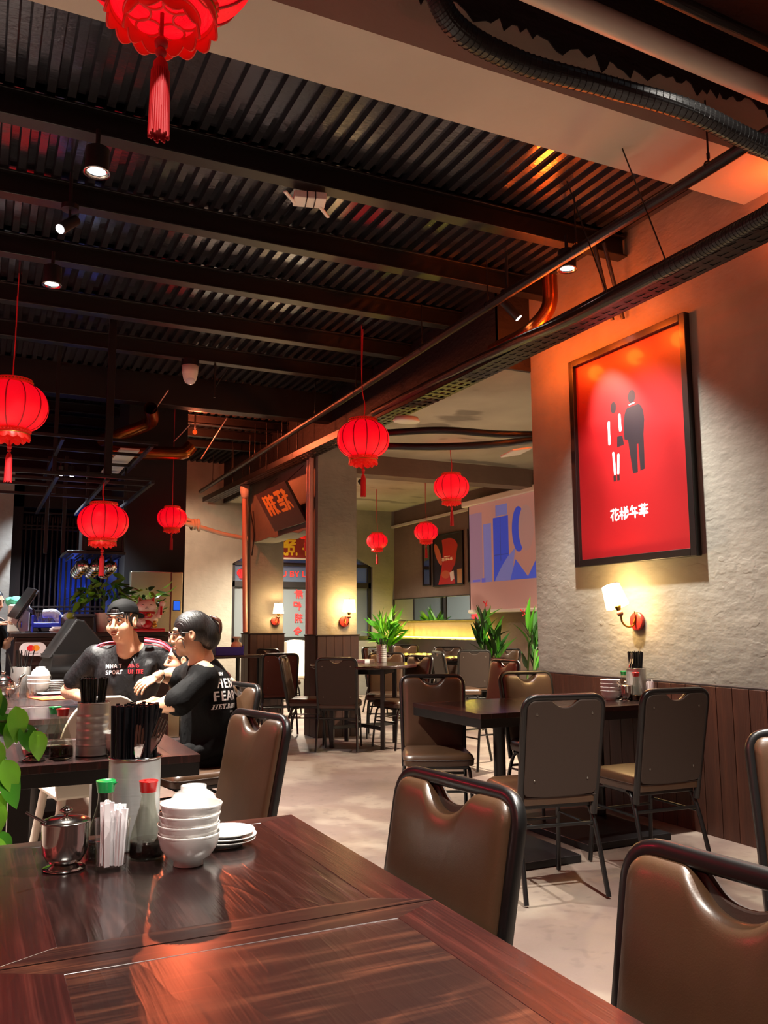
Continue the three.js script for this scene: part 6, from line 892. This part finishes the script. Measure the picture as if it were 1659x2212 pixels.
{ // the woman with glasses
  const R = [1.2, 0, -4.78], w = (p) => [p[0] - R[0], p[1], p[2] - R[2]], H = xform(w([1.075, 1.19, -4.74]), 0.1, -1.70, 0.0, 0.98);
  const J = { head: H, w: 0.96, smile: 0.006, neck: w([1.15, 1.03, -4.76]), chest: w([1.19, 0.87, -4.78]), hip: w([1.21, 0.56, -4.78]), shR: w([1.15, 0.985, -4.94]), shL: w([1.13, 0.98, -4.61]), armL: [w([1.13, 0.97, -4.60]), w([0.97, 0.83, -4.55]), w([0.83, 0.80, -4.72])], armR: [w([1.15, 0.98, -4.95]), w([1.03, 0.95, -5.02]), w([0.935, 0.955, -4.92])], legR: [w([1.16, 0.52, -4.87]), w([0.8, 0.53, -4.86]), w([0.78, 0.09, -4.84])], legL: [w([1.16, 0.52, -4.69]), w([0.8, 0.53, -4.68]), w([0.8, 0.09, -4.66])], toe: [-0.13, 0], hands: [{ a: w([0.935, 0.955, -4.92]), b: w([0.86, 0.915, -4.90]), curl: 0.35, up: [0.3, 1, 0.25], s: 0.98 }, { a: w([0.83, 0.80, -4.72]), b: w([0.77, 0.78, -4.80]), curl: 0.3 }] };
  const t = person('woman in profile with glasses, pinned-up dark hair and a black printed T-shirt', R, M.skin, J);
  part('shirt', sdMesh([cap(w([1.16, 1.01, -4.765]), w([1.17, 1.0, -4.77]), 0.075, 0.08), cap(w([1.145, 0.965, -4.93]), w([1.13, 0.96, -4.62]), 0.078, 0.078), cap(w([1.19, 0.88, -4.78]), w([1.21, 0.57, -4.78]), 0.135, 0.165), ell(w([1.2, 0.8, -4.78]), [0.13, 0.24, 0.2]), cap(w([1.12, 0.95, -4.60]), w([0.99, 0.845, -4.57]), 0.07, 0.078), cap(w([1.15, 0.96, -4.94]), w([1.08, 0.935, -5.0]), 0.07, 0.07), cap(w([1.24, 0.6, -4.63]), w([1.12, 0.56, -4.62]), 0.05, 0.045)], 0.0125, 0.035), M.shirt, t, 'loose black T-shirt');
  part('trousers', sdMesh([cap(J.hip, J.legR[0], 0.15, 0.1), cap(J.hip, J.legL[0], 0.15, 0.1), cap(J.legR[0], J.legR[1], 0.09, 0.07), cap(J.legL[0], J.legL[1], 0.09, 0.07), cap(J.legR[1], J.legR[2], 0.066, 0.05), cap(J.legL[1], J.legL[2], 0.066, 0.05)], 0.016, 0.03), M.shirt, t);
  const hair = part('hair', sdMesh([ell([0, 0.034, -0.02], [0.084, 0.1, 0.108]), ell([0, -0.008, -0.105], [0.066, 0.092, 0.07]), { ...ell([0, -0.045, 0.108], [0.092, 0.102, 0.074]), cut: true, k: 0.008 }, { ...ell([0, -0.15, 0.0], [0.12, 0.09, 0.09]), cut: true, k: 0.01 }, { ...ell([0.085, -0.04, 0.02], [0.03, 0.065, 0.05]), cut: true, k: 0.01 }, { ...ell([-0.085, -0.04, 0.02], [0.03, 0.065, 0.05]), cut: true, k: 0.01 }], 0.0045, 0.02).applyMatrix4(H), M.hair, t);
  part('loose_strand', tube([[0.07, 0.03, 0.052], [0.0665, -0.015, 0.05], [0.062, -0.055, 0.042], [0.058, -0.075, 0.036]], 0.0018, 14, 5).applyMatrix4(H), M.hair, hair);
  part('hair_claw', merge([tube([[0.03, 0.08, -0.13], [0.045, 0.05, -0.165], [0.04, 0.0, -0.165], [0.02, -0.04, -0.14]], 0.008, 18, 6), tube([[-0.02, 0.09, -0.12], [0.01, 0.06, -0.17], [0.01, 0.0, -0.172], [0, -0.04, -0.15]], 0.008, 18, 6)]).applyMatrix4(H), std({ color: 0x3a1f16, roughness: 0.25 }), t, 'brown hair claw');
  part('glasses', merge([new THREE.TorusGeometry(0.0225, 0.0022, 6, 24).translate(-0.031, 0.006, 0.112), new THREE.TorusGeometry(0.0225, 0.0022, 6, 24).translate(0.031, 0.006, 0.112), rod([-0.009, 0.01, 0.112], [0.009, 0.01, 0.112], 0.002, 6), rod([0.054, 0.012, 0.108], [0.08, 0.014, 0.0], 0.0028, 6), rod([-0.054, 0.012, 0.108], [-0.08, 0.014, 0.0], 0.0028, 6)]).applyMatrix4(H), std({ color: 0x2a140c, roughness: 0.25 }), t);
  part('bracelet', new THREE.TorusGeometry(0.031, 0.007, 8, 24).applyQuaternion(new THREE.Quaternion().setFromUnitVectors(V(0, 0, 1), V(-0.9, 0.05, 0.85).normalize())).translate(...w([0.952, 0.955, -4.935])), M.chrome, t, 'silver bracelet');
  const bt = ctex(256, 320, (c) => { c.clearRect(0, 0, 256, 320); c.fillStyle = '#dcd8d4'; c.font = 'bold 34px sans-serif'; c.fillText('NEV', 70, 50); c.font = 'bold 92px sans-serif'; c.fillText('HEN', 40, 136); c.fillText('FEAR', 14, 222); c.font = 'italic bold 44px serif'; c.fillText('HEY.BABY', 6, 276); c.font = '20px sans-serif'; c.fillText('2019', 150, 306); });
  decal(t.getObjectByName('shirt'), w([1.262, 0.885, -4.6]), [0.42, 0.1, 0.9], 0.2, 0.25, std({ map: bt, transparent: true, alphaTest: 0.4, roughness: 0.7, side: THREE.DoubleSide }), 'back_lettering', 'white lettering on the back', t);
}
{ // third guest, mostly hidden behind the woman
  const R = [1.28, 0, -5.16], w = (p) => [p[0] - R[0], p[1], p[2] - R[2]], H = xform(w([1.13, 1.035, -5.17]), 0.02, -1.72, 0, 0.88);
  const J = { head: H, neck: w([1.22, 0.91, -5.15]), chest: w([1.27, 0.78, -5.15]), hip: w([1.3, 0.55, -5.15]), shR: w([1.25, 0.90, -5.27]), shL: w([1.29, 0.93, -5.05]), armL: [w([1.3, 0.93, -5.03]), w([1.365, 0.89, -4.98]), w([1.2, 0.80, -5.04])], armR: [w([1.24, 0.88, -5.28]), w([1.1, 0.75, -5.34]), w([0.99, 0.79, -5.3])], hands: [{ a: w([1.2, 0.80, -5.04]), b: w([1.1, 0.79, -5.06]), s: 0.85 }, { a: w([0.99, 0.79, -5.3]), b: w([0.9, 0.785, -5.28]), s: 0.85 }] };
  const t = person('guest in maroon hidden behind the woman, only nose and mouth showing under her chin', R, M.skinMan, J);
  part('shirt', sdMesh([cap(w([1.24, 0.9, -5.26]), w([1.29, 0.92, -5.06]), 0.07, 0.07), cap(w([1.27, 0.82, -5.15]), w([1.3, 0.55, -5.15]), 0.13, 0.14), cap(w([1.24, 0.88, -5.28]), w([1.15, 0.79, -5.32]), 0.06, 0.06), cap(w([1.29, 0.93, -5.05]), w([1.33, 0.92, -5.0]), 0.06, 0.058)], 0.013, 0.03), phy({ color: 0x3a1218, roughness: 0.35 }), t, 'dark maroon top'); part('hair', sdMesh([ell([0, 0.035, -0.02], [0.085, 0.09, 0.1]), { ...ell([0, -0.05, 0.08], [0.1, 0.1, 0.09]), cut: true, k: 0.01 }], 0.006, 0.01).applyMatrix4(H), M.hair, t);
}
{ // staff member behind the till, cut off by the left edge
  const R = [0.1, 0, -9.55], w = (p) => [p[0] - R[0], p[1], p[2] - R[2]], H = xform(w([0.165, 1.49, -9.5]), 0.25, 0.9, 0);
  const J = { head: H, neck: w([0.12, 1.33, -9.54]), chest: w([0.1, 1.15, -9.55]), hip: w([0.1, 0.85, -9.55]), shR: w([-0.05, 1.27, -9.5]), shL: w([0.22, 1.27, -9.65]), armR: [w([-0.05, 1.27, -9.48]), w([0.0, 1.12, -9.28]), w([0.21, 1.26, -9.26])], armL: [w([0.24, 1.26, -9.66]), w([0.3, 1.05, -9.6]), w([0.32, 1.1, -9.45])], legR: [w([0.02, 0.85, -9.5]), w([0.02, 0.48, -9.48]), w([0.02, 0.09, -9.52])], legL: [w([0.18, 0.85, -9.6]), w([0.18, 0.48, -9.58]), w([0.18, 0.09, -9.62])], toe: [0.08, 0.1], hands: [{ a: w([0.20, 1.26, -9.26]), b: w([0.28, 1.28, -9.25]), curl: 0.6 }, { a: w([0.32, 1.1, -9.45]), b: w([0.34, 1.12, -9.4]), curl: 0.4 }] };
  const t = person('bar worker at the left edge holding out a hand beside the till monitor', R, M.skinMan, J);
  part('uniform', sdMesh([cap(w([-0.03, 1.26, -9.5]), w([0.2, 1.26, -9.64]), 0.075), cap(w([0.1, 1.15, -9.55]), w([0.1, 0.8, -9.55]), 0.15, 0.16), cap(w([-0.05, 1.26, -9.48]), w([-0.01, 1.14, -9.32]), 0.07), cap(w([0.24, 1.25, -9.66]), w([0.29, 1.08, -9.61]), 0.065), cap(w([0.02, 0.8, -9.5]), w([0.02, 0.12, -9.52]), 0.09, 0.07), cap(w([0.18, 0.8, -9.6]), w([0.18, 0.12, -9.62]), 0.09, 0.07)], 0.016, 0.03), M.shirt, t); part('hair', sdMesh([ell([0, 0.035, -0.02], [0.085, 0.09, 0.1]), { ...ell([0, -0.04, 0.08], [0.1, 0.1, 0.09]), cut: true, k: 0.01 }], 0.006, 0.01).applyMatrix4(H), M.hair, t);
}
scene.traverse((o) => { if (o.isMesh) { o.castShadow = true; o.receiveShadow = true; } });
renderer.render(scene, camera);
